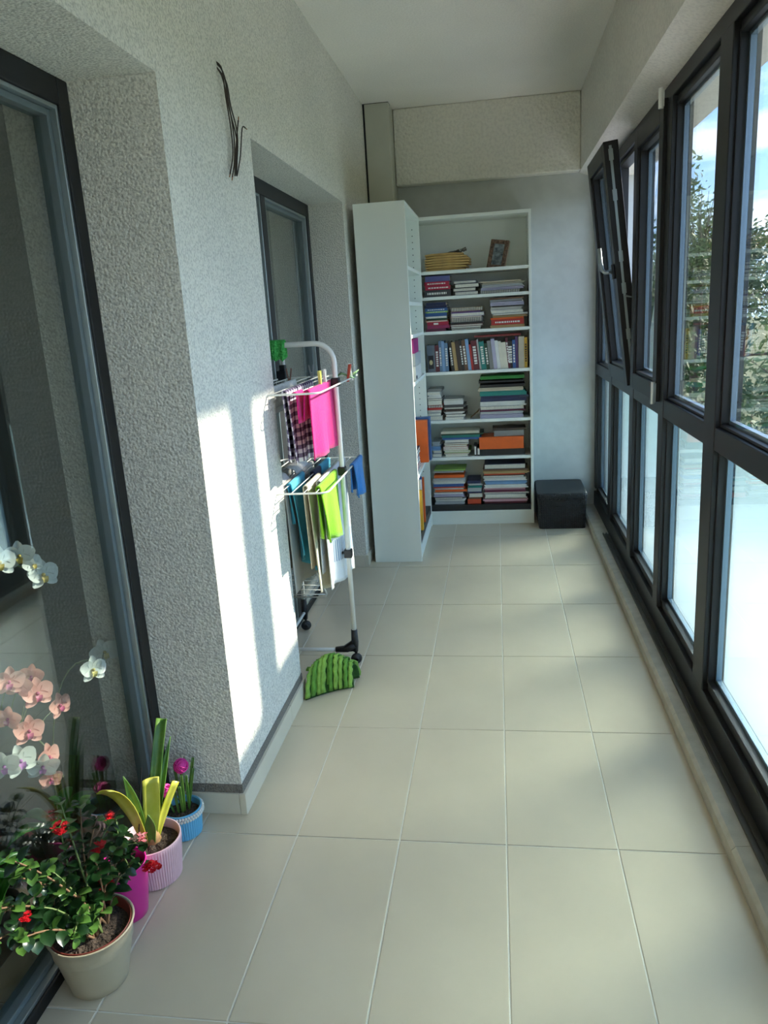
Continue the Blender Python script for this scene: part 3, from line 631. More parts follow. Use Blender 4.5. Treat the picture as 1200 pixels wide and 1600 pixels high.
def rbox(x0, x1, y0, y1, z0, z1, r=.025, tap=0.0, n=5):
    """rounded-corner box, slightly tapering towards the bottom"""
    ring = []
    for cx, cy, a0 in ((x1-r, y1-r, 0), (x0+r, y1-r, 90), (x0+r, y0+r, 180), (x1-r, y0+r, 270)):
        for k in range(n): 
            a = math.radians(a0+90*k/(n-1)); ring.append((cx+r*math.cos(a), cy+r*math.sin(a)))
    mx, my = (x0+x1)/2, (y0+y1)/2; m = len(ring)
    lv = [(z0, 1-tap), (z0+.004, 1-tap), (z1-.012, 1.0), (z1-.004, .985), (z1, .955)]
    mb = MB(); mb.add([(mx+(x-mx)*s, my+(y-my)*s, z) for z, s in lv for x, y in ring], [(i*m+k, i*m+(k+1) % m, (i+1)*m+(k+1) % m, (i+1)*m+k) for i in range(len(lv)-1) for k in range(m)] + [tuple(range(m-1, -1, -1)), tuple((len(lv)-1)*m+k for k in range(m))])
    return mb
BXE = empty('woven_box', (.405, 5.16, 0), 'black woven resin storage box with lid on the floor by the sill', 'box')
RT = rattan()
obj('body', rbox(.252, .562, 4.955, 5.375, 0, .205, tap=.03), RT, BXE)
obj('lid', rbox(.246, .568, 4.948, 5.382, .2055, .242), RT, BXE)
obj('handle_recess', rbox(.345, .455, 4.951, 4.965, .160, .185, r=.005), RUBBER, BXE)

# ---------------------------------------------------------------- loose wires on the wall
WB = empty('cable_bundle', (XF, 2.38, 2.18), 'bundle of bare electric wires hanging out of the plaster wall', 'cable')
for k, pts in enumerate([
        [(2.379, 2.185, -.02), (2.384, 2.16, .012), (2.392, 2.09, .014), (2.412, 2.00, .014), (2.412, 1.93, .012), (2.365, 1.868, .012)],
        [(2.381, 2.185, -.02), (2.390, 2.15, .014), (2.402, 2.07, .018), (2.428, 1.99, .016), (2.418, 1.92, .014), (2.380, 1.862, .014)],
        [(2.380, 2.182, -.02), (2.386, 2.14, .010), (2.398, 2.05, .020), (2.438, 1.98, .020), (2.425, 1.92, .018), (2.392, 1.866, .018), (2.418, 1.95, .022), (2.462, 2.035, .024)],
        [(2.383, 2.182, -.02), (2.392, 2.13, .018), (2.40, 2.06, .024), (2.432, 1.99, .026), (2.410, 1.90, .022), (2.400, 1.868, .022), (2.44, 1.93, .026), (2.48, 2.015, .028), (2.508, 2.022, .030)]]):
    P = [Vector((XF+dx, y, z)) for y, z, dx in pts]
    fine = []
    for i in range(len(P)-1):
        p0, p1, p2, p3 = P[max(i-1, 0)], P[i], P[i+1], P[min(i+2, len(P)-1)]
        for s in range(5):
            t = s/5; fine.append(0.5*((2*p1)+(p2-p0)*t+(2*p0-5*p1+4*p2-p3)*t*t+(3*p1-p0-3*p2+p3)*t**3))
    fine.append(P[-1])
    w = obj('wire', MB().tube(fine, .0020, 6), WIRE, WB, smooth=True)
    e = fine[-1]; dd = (fine[-1]-fine[-2]).normalized()
    obj('copper_end', MB().tube([e, e+dd*.012], .0016, 5), COPPER, w)

# ---------------------------------------------------------------- drying rack
def build_rack():
    Rk = empty('drying_rack', (-.78, 2.94, 0), 'white tubular tower drying rack with wire tiers and black castors', 'drying rack')
    xr, xl, yn = -.622, -.965, 2.945
    arc = [(xr, yn, .075), (xr, yn, 1.27)] + [(xr-.075*(1-math.cos(a)), yn, 1.27+.075*math.sin(a)) for a in [math.pi/2*k/6 for k in range(1, 7)]]
    arc += [(xl+.075*(1-math.sin(a)), yn, 1.27+.075*math.cos(a)) for a in [math.pi/2*k/6 for k in range(0, 7)]] + [(xl, yn, .075)]
    obj('front_frame', MB().tube(arc, .0105, 10), WHITEM, Rk, smooth=True)
    obj('base_bar', MB().tube([(xl, yn, .062), (xr-.02, yn, .062)], .0085, 8), WHITEM, Rk, smooth=True)
    obj('rear_post', MB().tube([(-.93, 3.30, .07), (-.93, 3.32, 1.30)], .0075, 8), WHITEM, Rk, smooth=True)
    obj('rear_bar', MB().tube([(-.93, 3.30, .09), (xl+.02, 2.99, .07)], .0075, 8), WHITEM, Rk, smooth=True)
    obj('rear_bracket', MB().box(-.958, -.915, 3.29, 3.33, 1.185, 1.225).box(-.945, -.918, 3.295, 3.325, 1.225, 1.25), RUBBER, Rk, bevel=.004)
    for (x, y, big) in ((xr, yn, 1), (xl, yn, 1), (-.93, 3.30, 0)):
        s = 1 if x == xr else -1
        mb = MB()
        mb.tube([(x, y, .155), (x, y, .10), (x, y, .055)], [.0135, .0155, .011], 10)
        if big:
            g = [(x+.004*s, .125), (x-.020*s, .098), (x-.050*s, .078), (x-.050*s, .054), (x+.004*s, .060)]
            mb.add([(gx, y+e, gz) for e in (-.010, .010) for gx, gz in g], [(0, 1, 2, 3, 4), (9, 8, 7, 6, 5)]+[(k, k+5, (k+1) % 5+5, (k+1) % 5) for k in range(5)])
        if big: mb.tube([(x, y, .085), (x-.035*s, y, .066), (x-.085*s, y, .062)], [.017, .016, .0125], 10)
        obj('foot_bracket', mb, RUBBER, Rk, smooth=True)
        w = MB(); ax = Vector((.35, -.94, 0)).normalized(); hx = Vector((.94, .35, 0)); cw = Vector((x+.003, y-.006, .0245))
        ring = [(.004, -.013), (.015, -.012), (.0225, -.007), (.0245, 0), (.0225, .007), (.015, .012), (.004, .013)]
        n = 20; vs = []; fs = []
        for (rr, o) in ring:
            for k in range(n):
                q = 2*math.pi*k/n; vs.append(cw+ax*o+hx*rr*math.cos(q)+Vector((0, 0, rr*math.sin(q))))
        for i in range(len(ring)-1):
            for k in range(n): fs.append((i*n+k, i*n+(k+1) % n, (i+1)*n+(k+1) % n, (i+1)*n+k))
        fs += [tuple(range(n)), tuple(6*n+k for k in range(n-1, -1, -1))]
        w.add(vs, fs); cs = obj('castor', w, RUBBER, Rk, smooth=True)
        obj('castor_fork', MB().tube([(x, y, .075), (x+.002, y-.001, .046)], .006, 8), RUBBER, cs)
    def tier(z, y0, y1, xa, xb, n, zdrop=0.0):
        r = .035; c = []
        for cx, cy, a0 in ((xb-r, y1-r, 0), (xa+r, y1-r, 90), (xa+r, y0+r, 180), (xb-r, y0+r, 270)):
            for k in range(6):
                a = math.radians(a0+90*k/5); c.append((cx+r*math.cos(a), cy+r*math.sin(a), z))
        c.append(c[0]); o = obj('tier_frame', MB().tube(c, .0036, 7, False), WHITEM, Rk, smooth=True)
        for k in range(n):
            xx = xa+(xb-xa)*(k+1)/(n+1); obj('wire', MB().tube([(xx, y0, z), (xx, y1, z)], .0022, 6), WHITEM, o, smooth=True)
    tier(1.190, 2.56, 3.34, -.955, -.602, 7); tier(.840, 2.56, 3.24, -.955, -.600, 7)
    # bottom tier folded down
    fr = [(-.95, 2.98, .43), (-.80, 2.98, .41), (-.79, 3.02, .40), (-.79, 3.20, .22), (-.80, 3.21, .20), (-.95, 3.21, .20)]
    o = obj('tier_frame', MB().tube(fr, .0036, 7), WHITEM, Rk, smooth=True)
    for k in range(6):
        t = (k+.5)/6; obj('wire', MB().tube([(-.95, 2.98+.23*t, .43-.23*t), (-.795, 2.99+.215*t, .41-.205*t)], .0022, 6), WHITEM, o, smooth=True)
    for z in (1.195, .842, .495):
        mb = MB().box(xr-.016, xr+.016, yn-.016, yn+.016, z-.018, z+.016)
        if z < .6: mb.tube([(xr-.012, yn-.004, z+.004), (xr-.034, yn-.010, z+.002)], .006, 8)
        obj('clamp', mb, RUBBER, Rk, bevel=.004)
build_rack()

# ---------------------------------------------------------------- laundry
def check_mat():
    m = bpy.data.materials.new('checked_cotton'); m.use_nodes = True; nt = m.node_tree; N = nt.nodes.new; L = nt.links.new
    b = nt.nodes['Principled BSDF']; b.inputs['Roughness'].default_value = .9
    uv = N('ShaderNodeAttribute'); uv.attribute_name = 'cloth'
    sp = N('ShaderNodeSeparateXYZ'); L(uv.outputs['Vector'], sp.inputs[0]); fs = []
    for k in (0, 1):
        f = N('ShaderNodeMath'); f.operation = 'MULTIPLY'; f.inputs[1].default_value = 1/.032; L(sp.outputs[k], f.inputs[0])
        g = N('ShaderNodeMath'); g.operation = 'FRACT'; L(f.outputs[0], g.inputs[0])
        h = N('ShaderNodeMath'); h.operation = 'GREATER_THAN'; h.inputs[1].default_value = .5; L(g.outputs[0], h.inputs[0]); fs.append(h)
    a = N('ShaderNodeMath'); a.operation = 'ADD'; L(fs[0].outputs[0], a.inputs[0]); L(fs[1].outputs[0], a.inputs[1])
    d = N('ShaderNodeMath'); d.operation = 'DIVIDE'; d.inputs[1].default_value = 2; L(a.outputs[0], d.inputs[0])
    rp = N('ShaderNodeValToRGB'); rp.color_ramp.interpolation = 'CONSTANT'; e = rp.color_ramp.elements
    e[0].color = (*lin((236, 232, 238)), 1); e[1].position = .75; e[1].color = (*lin((44, 32, 58)), 1); q = e.new(.25); q.color = (*lin((132, 118, 148)), 1)
    L(d.outputs[0], rp.inputs[0]); L(rp.outputs[0], b.inputs['Base Color']); return m
def striped_mat():
    m = bpy.data.materials.new('white_striped_towel'); m.use_nodes = True; nt = m.node_tree; N = nt.nodes.new; L = nt.links.new
    b = nt.nodes['Principled BSDF']; b.inputs['Roughness'].default_value = .95; b.inputs['Sheen Weight'].default_value = .2
    uv = N('ShaderNodeAttribute'); uv.attribute_name = 'cloth'; sp = N('ShaderNodeSeparateXYZ'); L(uv.outputs['Vector'], sp.inputs[0])
    f = N('ShaderNodeMath'); f.operation = 'MULTIPLY'; f.inputs[1].default_value = 1/.016; L(sp.outputs[0], f.inputs[0])
    g = N('ShaderNodeMath'); g.operation = 'FRACT'; L(f.outputs[0], g.inputs[0])
    h = N('ShaderNodeMath'); h.operation = 'GREATER_THAN'; h.inputs[1].default_value = .55; L(g.outputs[0], h.inputs[0])
    i = N('ShaderNodeMath'); i.operation = 'GREATER_THAN'; i.inputs[1].default_value = .60; L(sp.outputs[2], i.inputs[0])
    i2 = N('ShaderNodeMath'); i2.operation = 'LESS_THAN'; i2.inputs[1].default_value = .80; L(sp.outputs[2], i2.inputs[0])
    j = N('ShaderNodeMath'); j.operation = 'MULTIPLY'; L(h.outputs[0], j.inputs[0]); L(i.outputs[0], j.inputs[1])
    j2 = N('ShaderNodeMath'); j2.operation = 'MULTIPLY'; L(j.outputs[0], j2.inputs[0]); L(i2.outputs[0], j2.inputs[1])
    mx = N('ShaderNodeMix'); mx.data_type = 'RGBA'; mx.inputs['A'].default_value = (*lin((232, 234, 234)), 1); mx.inputs['B'].default_value = (*lin((132, 156, 182)), 1)
    L(j2.outputs[0], mx.inputs['Factor']); L(mx.outputs['Result'], b.inputs['Base Color']); return m
def cloth(name, label, m, X, z, y0, y1, front, back, folds=2.0, amp=.012, taper=0.0, slant=0.0, group='laundry on the drying rack', gap=.010, parent=None, seed=0, cat='cloth', nu=22, yshift=0.0, wob=0.0, arch=.006):
    """A cloth hung over a wire that runs along Y at (X, z); front flap drops on the +X side, back flap on the -X side."""
    rnd = random.Random(seed); ph = rnd.uniform(0, 6); P = []; uvs = []
    prof = []
    nf = max(4, int(front/.02)); nb = max(2, int(back/.02)) if back > 0 else 0
    for k in range(nf, 0, -1): prof.append((gap*.8+.004*k/nf, -front*k/nf, k/nf, 1))
    for a in range(5): 
        t = math.pi*a/4; prof.append((gap*.8*math.cos(t), arch*math.sin(t)+.002, 0, 0))
    for k in range(1, nb+1): prof.append((-gap*.8-.004*k/nb, -back*k/nb, k/nb, -1))
    for i in range(nu+1):
        u = i/nu; row = []
        for j, (dx, dz, t, sgn) in enumerate(prof):
            yc = (y0+y1)/2; y = yc+(u-.5)*(y1-y0)*(1-taper*t)+yshift*t
            f = amp*(t**.7)*math.sin(2*math.pi*folds*u+ph+(0 if sgn >= 0 else .6))+amp*.4*t*math.sin(2*math.pi*folds*2.3*u+ph*2)
            zz = z+dz*(1+slant*(u-.5))+wob*t*math.sin(u*9+ph)
            row.append((X+dx+f, y, zz)); uvs.append((u*(y1-y0), dz+X, t))
        P.append(row)
    mb = MB().grid(P); o = obj(name, mb, m, parent, smooth=True, solid=.0035, label=label, cat=None if parent else cat, group=None if parent else group, loc=(X, (y0+y1)/2, z-front) if not parent else None)
    at = o.data.attributes.new('cloth', 'FLOAT_VECTOR', 'POINT')
    for i, q in enumerate(uvs): at.data[i].vector = (q[0], sum_len(prof, i % len(prof)), q[2])
    return o
def sum_len(prof, j):
    s = 0
    for k in range(1, j+1): s += math.hypot(prof[k][0]-prof[k-1][0], prof[k][1]-prof[k-1][1])
    return s
def terry(name, rgb): return mat(name, rgb, .95, var=.10, vscale=60, bump=.9, bscale=260, bdist=.003, sheen=.3, spec=.2, trans=.12)
T1, T2 = 1.1925, .8425
cloth('checked_towel', 'purple and white checked cloth hanging from the top tier', check_mat(), -.735, T1, 2.60, 3.00, .27, .26, folds=3.2, amp=.012, seed=1, slant=.10, cat='towel')
cloth('pink_towel', 'bright pink terry towel pegged on the top tier', terry('pink_terry', (232, 30, 132)), -.650, T1, 2.585, 3.075, .245, .10, folds=2.2, amp=.012, seed=5, cat='towel', slant=.04)
cloth('pink_flap', None, terry('pink_terry', (232, 30, 132)), -.690, T1-.004, 2.565, 2.66, .10, 0, folds=.4, amp=.004, seed=2, parent=bpy.data.objects['pink_towel'])
cloth('white_cloth', 'white cloth draped over the top tier beside the pillar edge', terry('white_terry', (244, 244, 240)), -.83, T1, 2.68, 3.10, .07, .10, folds=.8, amp=.006, seed=9)
cloth('teal_cloth', 'turquoise cotton garment hanging from the middle tier', mat('turquoise_cotton', (96, 204, 228), .9, var=.12, vscale=14, sheen=.2, trans=.35), -.775, T2, 2.69, 2.90, .36, .20, folds=1.4, amp=.018, taper=-.35, slant=.45, seed=4, cat='garment', yshift=.06)
cloth('lime_towel', 'lime green terry towel hanging from the middle tier', terry('lime_terry', (140, 206, 28)), -.648, T2, 2.62, 2.93, .235, .22, folds=1.6, amp=.015, seed=8, slant=.22, cat='towel', yshift=.02)
cloth('striped_towel', 'long white towel with pale blue stripes hanging lowest on the rack', striped_mat(), -.668, T2, 2.72, 3.20, .47, .40, folds=1.5, amp=.014, seed=11, slant=.16, cat='towel', yshift=.02)
cloth('cream_towel', 'cream cloth hanging behind the lime towel on the middle tier', terry('cream_terry', (224, 216, 190)), -.700, T2, 2.64, 2.86, .45, .35, folds=1.0, amp=.010, seed=12, slant=.10, cat='towel', yshift=.06)
cloth('blue_towel', 'small blue terry towel hung over the far outer end of the middle tier', terry('blue_terry', (62, 140, 214)), -.598, T2, 3.03, 3.235, .145, .12, folds=1.4, amp=.010, seed=13, slant=.12, cat='towel')
cloth('navy_cloth', 'dark navy cloth hanging inside the middle tier', mat('navy_cotton', (32, 38, 62), .9, sheen=.2), -.735, T2, 2.90, 3.02, .26, .2, folds=.8, amp=.01, seed=14, taper=.2)
cloth('pale_blue_cloth', 'folded turquoise cloth over the rear of the middle tier', mat('turquoise_cotton', (40, 158, 190)), -.735, T2, 3.03, 3.20, .10, .12, folds=.9, amp=.006, seed=15)
shirt = cloth('white_shirt', 'pale grey shirt with small round print hanging from the middle tier', mat('pale_cotton', (206, 204, 196), .9, sheen=.2, trans=.2), -.800, T2-.006, 2.68, 3.16, .44, .35, folds=1.1, amp=.012, seed=16, slant=.08, cat='shirt')
mb = MB()
for k in range(10):
    a = 2*math.pi*k/10; mb.box(-.795, -.790, 2.925+.018*math.cos(a)-.004, 2.925+.018*math.cos(a)+.004, .735+.018*math.sin(a)-.004, .735+.018*math.sin(a)+.004)
obj('round_print', mb, DARKLET, shirt)
cloth('white_cloth', 'white folded cloth over the near wires of the middle tier', terry('white_terry', (244, 244, 240)), -.848, T2+.002, 2.60, 2.82, .03, .20, folds=.6, amp=.004, seed=17, gap=.048, arch=.022)
cloth('white_cloth', 'white folded cloth over the rear wires of the middle tier', terry('white_terry', (244, 244, 240)), -.838, T2+.002, 2.90, 3.10, .03, .18, folds=.6, amp=.004, seed=18, gap=.048, arch=.022)
def xcloth():
    rnd = random.Random(4); P = []
    z, y = 1.352, 2.945
    for i in range(15):
        x = -.945+.135*i/14; row = []
        for (dy, dz) in ((.020, -.055), (.018, -.03), (.014, -.008), (.009, .010), (0, .014), (-.009, .010), (-.014, -.006), (-.018, -.026), (-.021, -.048), (-.022, -.062)):
            row.append((x, y+dy+.003*math.sin(i*1.8), z+dz*(1 if dz < 0 else .9)+(.006*math.sin(i*2.3) if dz < -.04 else 0)))
        P.append(row)
    o = obj('green_mop_cloth', MB().grid(P), mat('green_mesh', (112, 232, 120), .9, bump=1.0, bscale=120, bdist=.006, rgb2=(46, 160, 66), var=.2, vscale=130), solid=.004, label='bright green knobbly cloth hung over the top bar of the rack', cat='cloth', group='laundry on the drying rack', loc=(-.88, y, 1.30))
xcloth()
gp = MB().grid([[(-.655+.02*i+.004*math.sin(j), 3.12+.035*j, 1.200+.012*math.sin(i*1.1+j*.7)) for j in range(7)] for i in range(4)])
obj('green_patterned_cloth', gp, mat('green_print', (58, 150, 76), .9, rgb2=(190, 214, 170), vscale=60, var=.1), solid=.003, smooth=True, label='green patterned cloth lying across the far end of the top tier', cat='cloth', group='laundry on the drying rack', loc=(-.62, 3.2, 1.2))

def pin(c1, label, loc, rz, tilt=0.0):
    M = Matrix.Translation(loc) @ Matrix.Rotation(rz, 4, 'Z') @ Matrix.Rotation(tilt, 4, 'X')
    e = empty('clothespin', loc, label, 'clothespin', 'clothespins on the drying rack')
    for s in (-1, 1):
        T = M @ Matrix.Rotation(s*.13, 4, 'Y') @ Matrix.Translation((s*.0045, 0, 0))
        obj('prong', MB().box(-.0028, .0028, -.005, .005, -.026, .046, T), c1, e, bevel=.001)
    obj('spring', MB().tube([M @ Vector((-.007, 0, .006)), M @ Vector((.007, 0, .006))], .0035, 8), ALU, e)
PY = mat('yellow_plastic', (214, 214, 110), .5); PW_ = mat('white_plastic', (232, 232, 226), .4); PR = mat('red_plastic', (206, 84, 58), .5); PG = mat('grey_plastic', (140, 140, 140), .5); PBN = mat('wooden_pin', (150, 110, 96), .7)
pin(PY, 'yellow clothespin nearest the middle of the pink towel', (-.650, 2.80, 1.205), 1.57)
pin(PW_, 'white clothespin gripping the pink towel', (-.650, 2.885, 1.205), 1.57)
pin(PR, 'orange-red clothespin at the outer far end of the top tier', (-.603, 3.12, 1.205), 1.57, .2)
pin(PW_, 'white clothespin beside the orange-red one at the far end', (-.603, 3.17, 1.205), 1.57, -.15)
pin(PBN, 'brown clothespin on the inner wires of the top tier', (-.865, 3.16, 1.205), .3, .6)
pin(PG, 'grey clothespin on the rear of the top tier', (-.80, 3.30, 1.205), .3, -.6)

# ---------------------------------------------------------------- green mop head
def mop():
    c = Vector((-.675, 2.70, 0)); E_ = empty('mop_head', c, 'green chenille mop pad dropped on the floor beside the pillar', 'mop')
    g1 = mat('mop_green', (136, 178, 78), .95, bump=.9, bscale=180, bdist=.004, var=.18, vscale=50); g2 = mat('mop_gap_shade', (46, 88, 34), .95, bump=.8, bscale=200, var=.25, vscale=50)  # the darkest green paints the shade in the gaps between strands
    g3 = mat('mop_mid_green', (96, 148, 56), .95, bump=.9, bscale=180, bdist=.004, var=.18, vscale=50)
    rnd = random.Random(5); UP_ = Vector((0, 0, 1))
    def front(u): return Vector((-.768+.176*u, 2.606+.112*u+.016*math.sin(math.pi*u), .0))
    def ridge(u): return Vector((-.742+.142*u, 2.690+.072*u, .072+.072*math.sin(math.pi*min(1, .14+u*.80))))
    def back(u): return Vector((-.745+.160*u, 2.735+.072*u, .0))
    def arcpt(u, t, off=0.0):
        f, g = front(u), ridge(u); m = f*.72+g*.28; m.z = g.z*1.18+.004
        q = bez(g, m, f+Vector((0, 0, .006)), 20)[int(round(t*20))]
        out = (f-g); out.z = 0; out = out.normalized()
        return q+(out*.8+UP_*.6)*off
    core = MB()
    core.grid([[arcpt(u, t, -.010) for t in [k/10 for k in range(11)]] for u in [i/16 for i in range(17)]])
    core.grid([[bez(ridge(u)-UP_*.008, (ridge(u)+back(u))/2+Vector((.01, .02, .03)), back(u)+UP_*.002, 8)[k] for k in range(9)] for u in [i/16 for i in range(17)]])
    obj('core', core, g2, E_, solid=.004, smooth=True)
    def strand(u0, u1, m, w, off, n=20, t0=0.0, t1=1.0):
        P = []; ph = rnd.uniform(0, 6)
        for i in range(n+1):
            t = t0+(t1-t0)*i/n; q = arcpt(u0+(u1-u0)*t, t, off+.002*math.sin(i*1.3+ph)); d = (front(.6)-front(.4)).normalized()
            out = (front(u0)-ridge(u0)); out.z = 0; out = out.normalized()
            wl, wr = w*(1+.30*math.sin(i*1.45+ph)), w*(1+.30*math.sin(i*1.45+ph+1.1))
            P.append([q-d*wl-out*.004, q-d*wl*.5+(out+UP_*.5)*.003, q+d*wr*.5+(out+UP_*.5)*.003, q+d*wr-out*.004])
        obj('strand', MB().grid(P), m, E_, solid=.0045, smooth=True)
    N_ = 9
    for k in range(N_):
        u = (k+.5)/N_; strand(u+.02, u+rnd.uniform(-.025, .02), g1 if k % 3 != 1 else g3, .0082, .004+.004*(k % 2))
    for k in range(N_-1):
        u = (k+1)/N_; strand(u+.02, u+rnd.uniform(-.02, .02), g3 if k % 2 else g2, .0060, -.004, t1=rnd.uniform(.85, 1))
    for k in range(7):
        u = .06+.88*k/6; P = []; ph = rnd.uniform(0, 6)
        for i in range(11):
            q = bez(ridge(u)+Vector((-.004, -.010, .004)), (ridge(u)+back(u))/2+Vector((.01, .03, .045)), back(u)+Vector((.004, .012, .006)), 10)[i]; wv = .010*(1+.3*math.sin(i*1.6+ph)); d = (front(.6)-front(.4)).normalized()
            P.append([q-d*wv, q+UP_*.004, q+d*wv])
        obj('strand', MB().grid(P), g3 if k % 2 else g1, E_, solid=.0045, smooth=True)
    obj('hanging_tab', MB().grid([[(-.745-.010*i, 2.690+.026*j, .078+.010*i-.002*i*i) for j in range(2)] for i in range(4)]), g3, E_, solid=.006)
mop()

# ---------------------------------------------------------------- plants
SOIL = mat('potting_soil', (44, 34, 28), .95, var=.5, vscale=160, bump=1.0, bscale=180, bdist=.006, rgb2=(92, 78, 66))
def leafmat(name, rgb, rgb2, rough=.35, trans=.25, coat=.25): return mat(name, rgb, rough, rgb2=rgb2, vscale=30, coat=coat, trans=trans)
LEAF = leafmat('kalanchoe_leaf', (20, 46, 22), (38, 74, 34), .28); LEAF2 = leafmat('kalanchoe_young_leaf', (66, 106, 44), (104, 140, 66), .3)
STEM = mat('green_stem', (92, 110, 58), .6); WOODY = mat('brown_stem', (112, 84, 58), .8)
YU1 = leafmat('cut_leaf_green', (62, 112, 44), (110, 150, 60), .4); YU2 = leafmat('cut_leaf_yellow', (176, 178, 52), (206, 200, 90), .4)
ORL = leafmat('orchid_leaf', (58, 122, 48), (92, 158, 66), .3)
def leaf_mesh(name, L_, W, curl=.25, fold=.2, n=6, tip=1.0, blunt=False):
    P = []
    for i in range(n+1):
        t = i/n; w = W*(math.sin(math.pi*min(1, (t*.92+.04)))**.7 if not blunt else (1 if t < .85 else .8))
        if not blunt and i == n: w = W*.06*tip
        y = L_*math.sin(t*curl*1.6)/(curl*1.6) if curl > .01 else L_*t
        z = -L_*(1-math.cos(t*curl*1.6))/(curl*1.6) if curl > .01 else 0
        P.append([(-w, y, z+w*fold), (-w*.5, y, z+w*fold*.35), (0, y, z), (w*.5, y, z+w*fold*.35), (w, y, z+w*fold)])
    return MB().grid(P)
def orient(pos, d, up=(0, 0, 1), roll=0.0, s=1.0):
    d = Vector(d).normalized(); up = Vector(up); x = d.cross(up)
    if x.length < 1e-4: x = Vector((1, 0, 0))
    x.normalize(); z = x.cross(d)
    m = Matrix((x, d, z)).transposed().to_4x4()
    return Matrix.Translation(pos) @ m @ Matrix.Rotation(roll, 4, 'Y') @ Matrix.Scale(s, 4)
def pot(E_, c, r0, r1, h, m, ribs=0, wall=.005, n=48, belly=0.0, rimr=0.0):
    nn = ribs*4 if ribs else n
    prof = [(r0*.9, 0), (r0, .004)]
    for k in range(1, 9):
        t = k/8; prof.append((r0+(r1-r0)*t+belly*math.sin(math.pi*t), .004+(h-.006)*t))
    prof += [(r1+rimr, h-.001), (r1-wall*.5, h), (r1-wall, h-.003), (r1-wall-.002, h*.70)]
    rf = (lambda k, i: 1.0 + (.022 if (k % 4 in (0, 1)) else -.014)*(1 if 1 <= i <= 8 else 0)) if ribs else None
    return obj('pot', MB().lathe(prof, c, nn, rf, cap0=True), m, E_, smooth=not ribs)
def soil(E_, c, r, z):
    mb = MB(); rings = [(0.001, .004), (r*.35, .006), (r*.7, .002), (r, -.002)]
    rnd = random.Random(2); mb.lathe(rings, (c[0], c[1], z), 24)
    mb.v = [(x, y, q+rnd.uniform(-.002, .003)) for x, y, q in mb.v]
    obj('soil', mb, SOIL, E_, smooth=False)
    cl = MB()
    for k in range(40):
        a, q = rnd.uniform(0, 6.28), r*math.sqrt(rnd.random())*.92; s = rnd.uniform(.0015, .0040); cl.ball((c[0]+q*math.cos(a), c[1]+q*math.sin(a), z+.004), s, 5, 3)
    o = obj('soil_crumbs', cl, SOIL, E_); o['kind'] = 'stuff'
def petal_cluster(E_, c, r, m, n=14, seed=0, name='flower_cluster'):
    rnd = random.Random(seed); mb = MB()
    for k in range(n):
        d = Vector((rnd.gauss(0, 1), rnd.gauss(0, 1), rnd.gauss(0, .8))).normalized()*r*rnd.uniform(.45, 1); p = Vector(c)+d
        for j in range(4):
            a = j*math.pi/2+rnd.random(); t = Vector((math.cos(a), math.sin(a), .35)); s = r*.42; x = t.cross(Vector((0, 0, 1))).normalized()*s*.55
            mb.add([p, p+t*s*.6+x, p+t*s*1.1, p+t*s*.6-x], [(0, 1, 2, 3)])
        mb.ball(p, r*.14, 5, 3)
    return obj(name, mb, m, E_)
RED = mat('red_petal', (204, 18, 34), .5, trans=.25); WPK = mat('pink_white_petal', (230, 170, 176), .5, trans=.2, rgb2=(196, 30, 60), vscale=90)

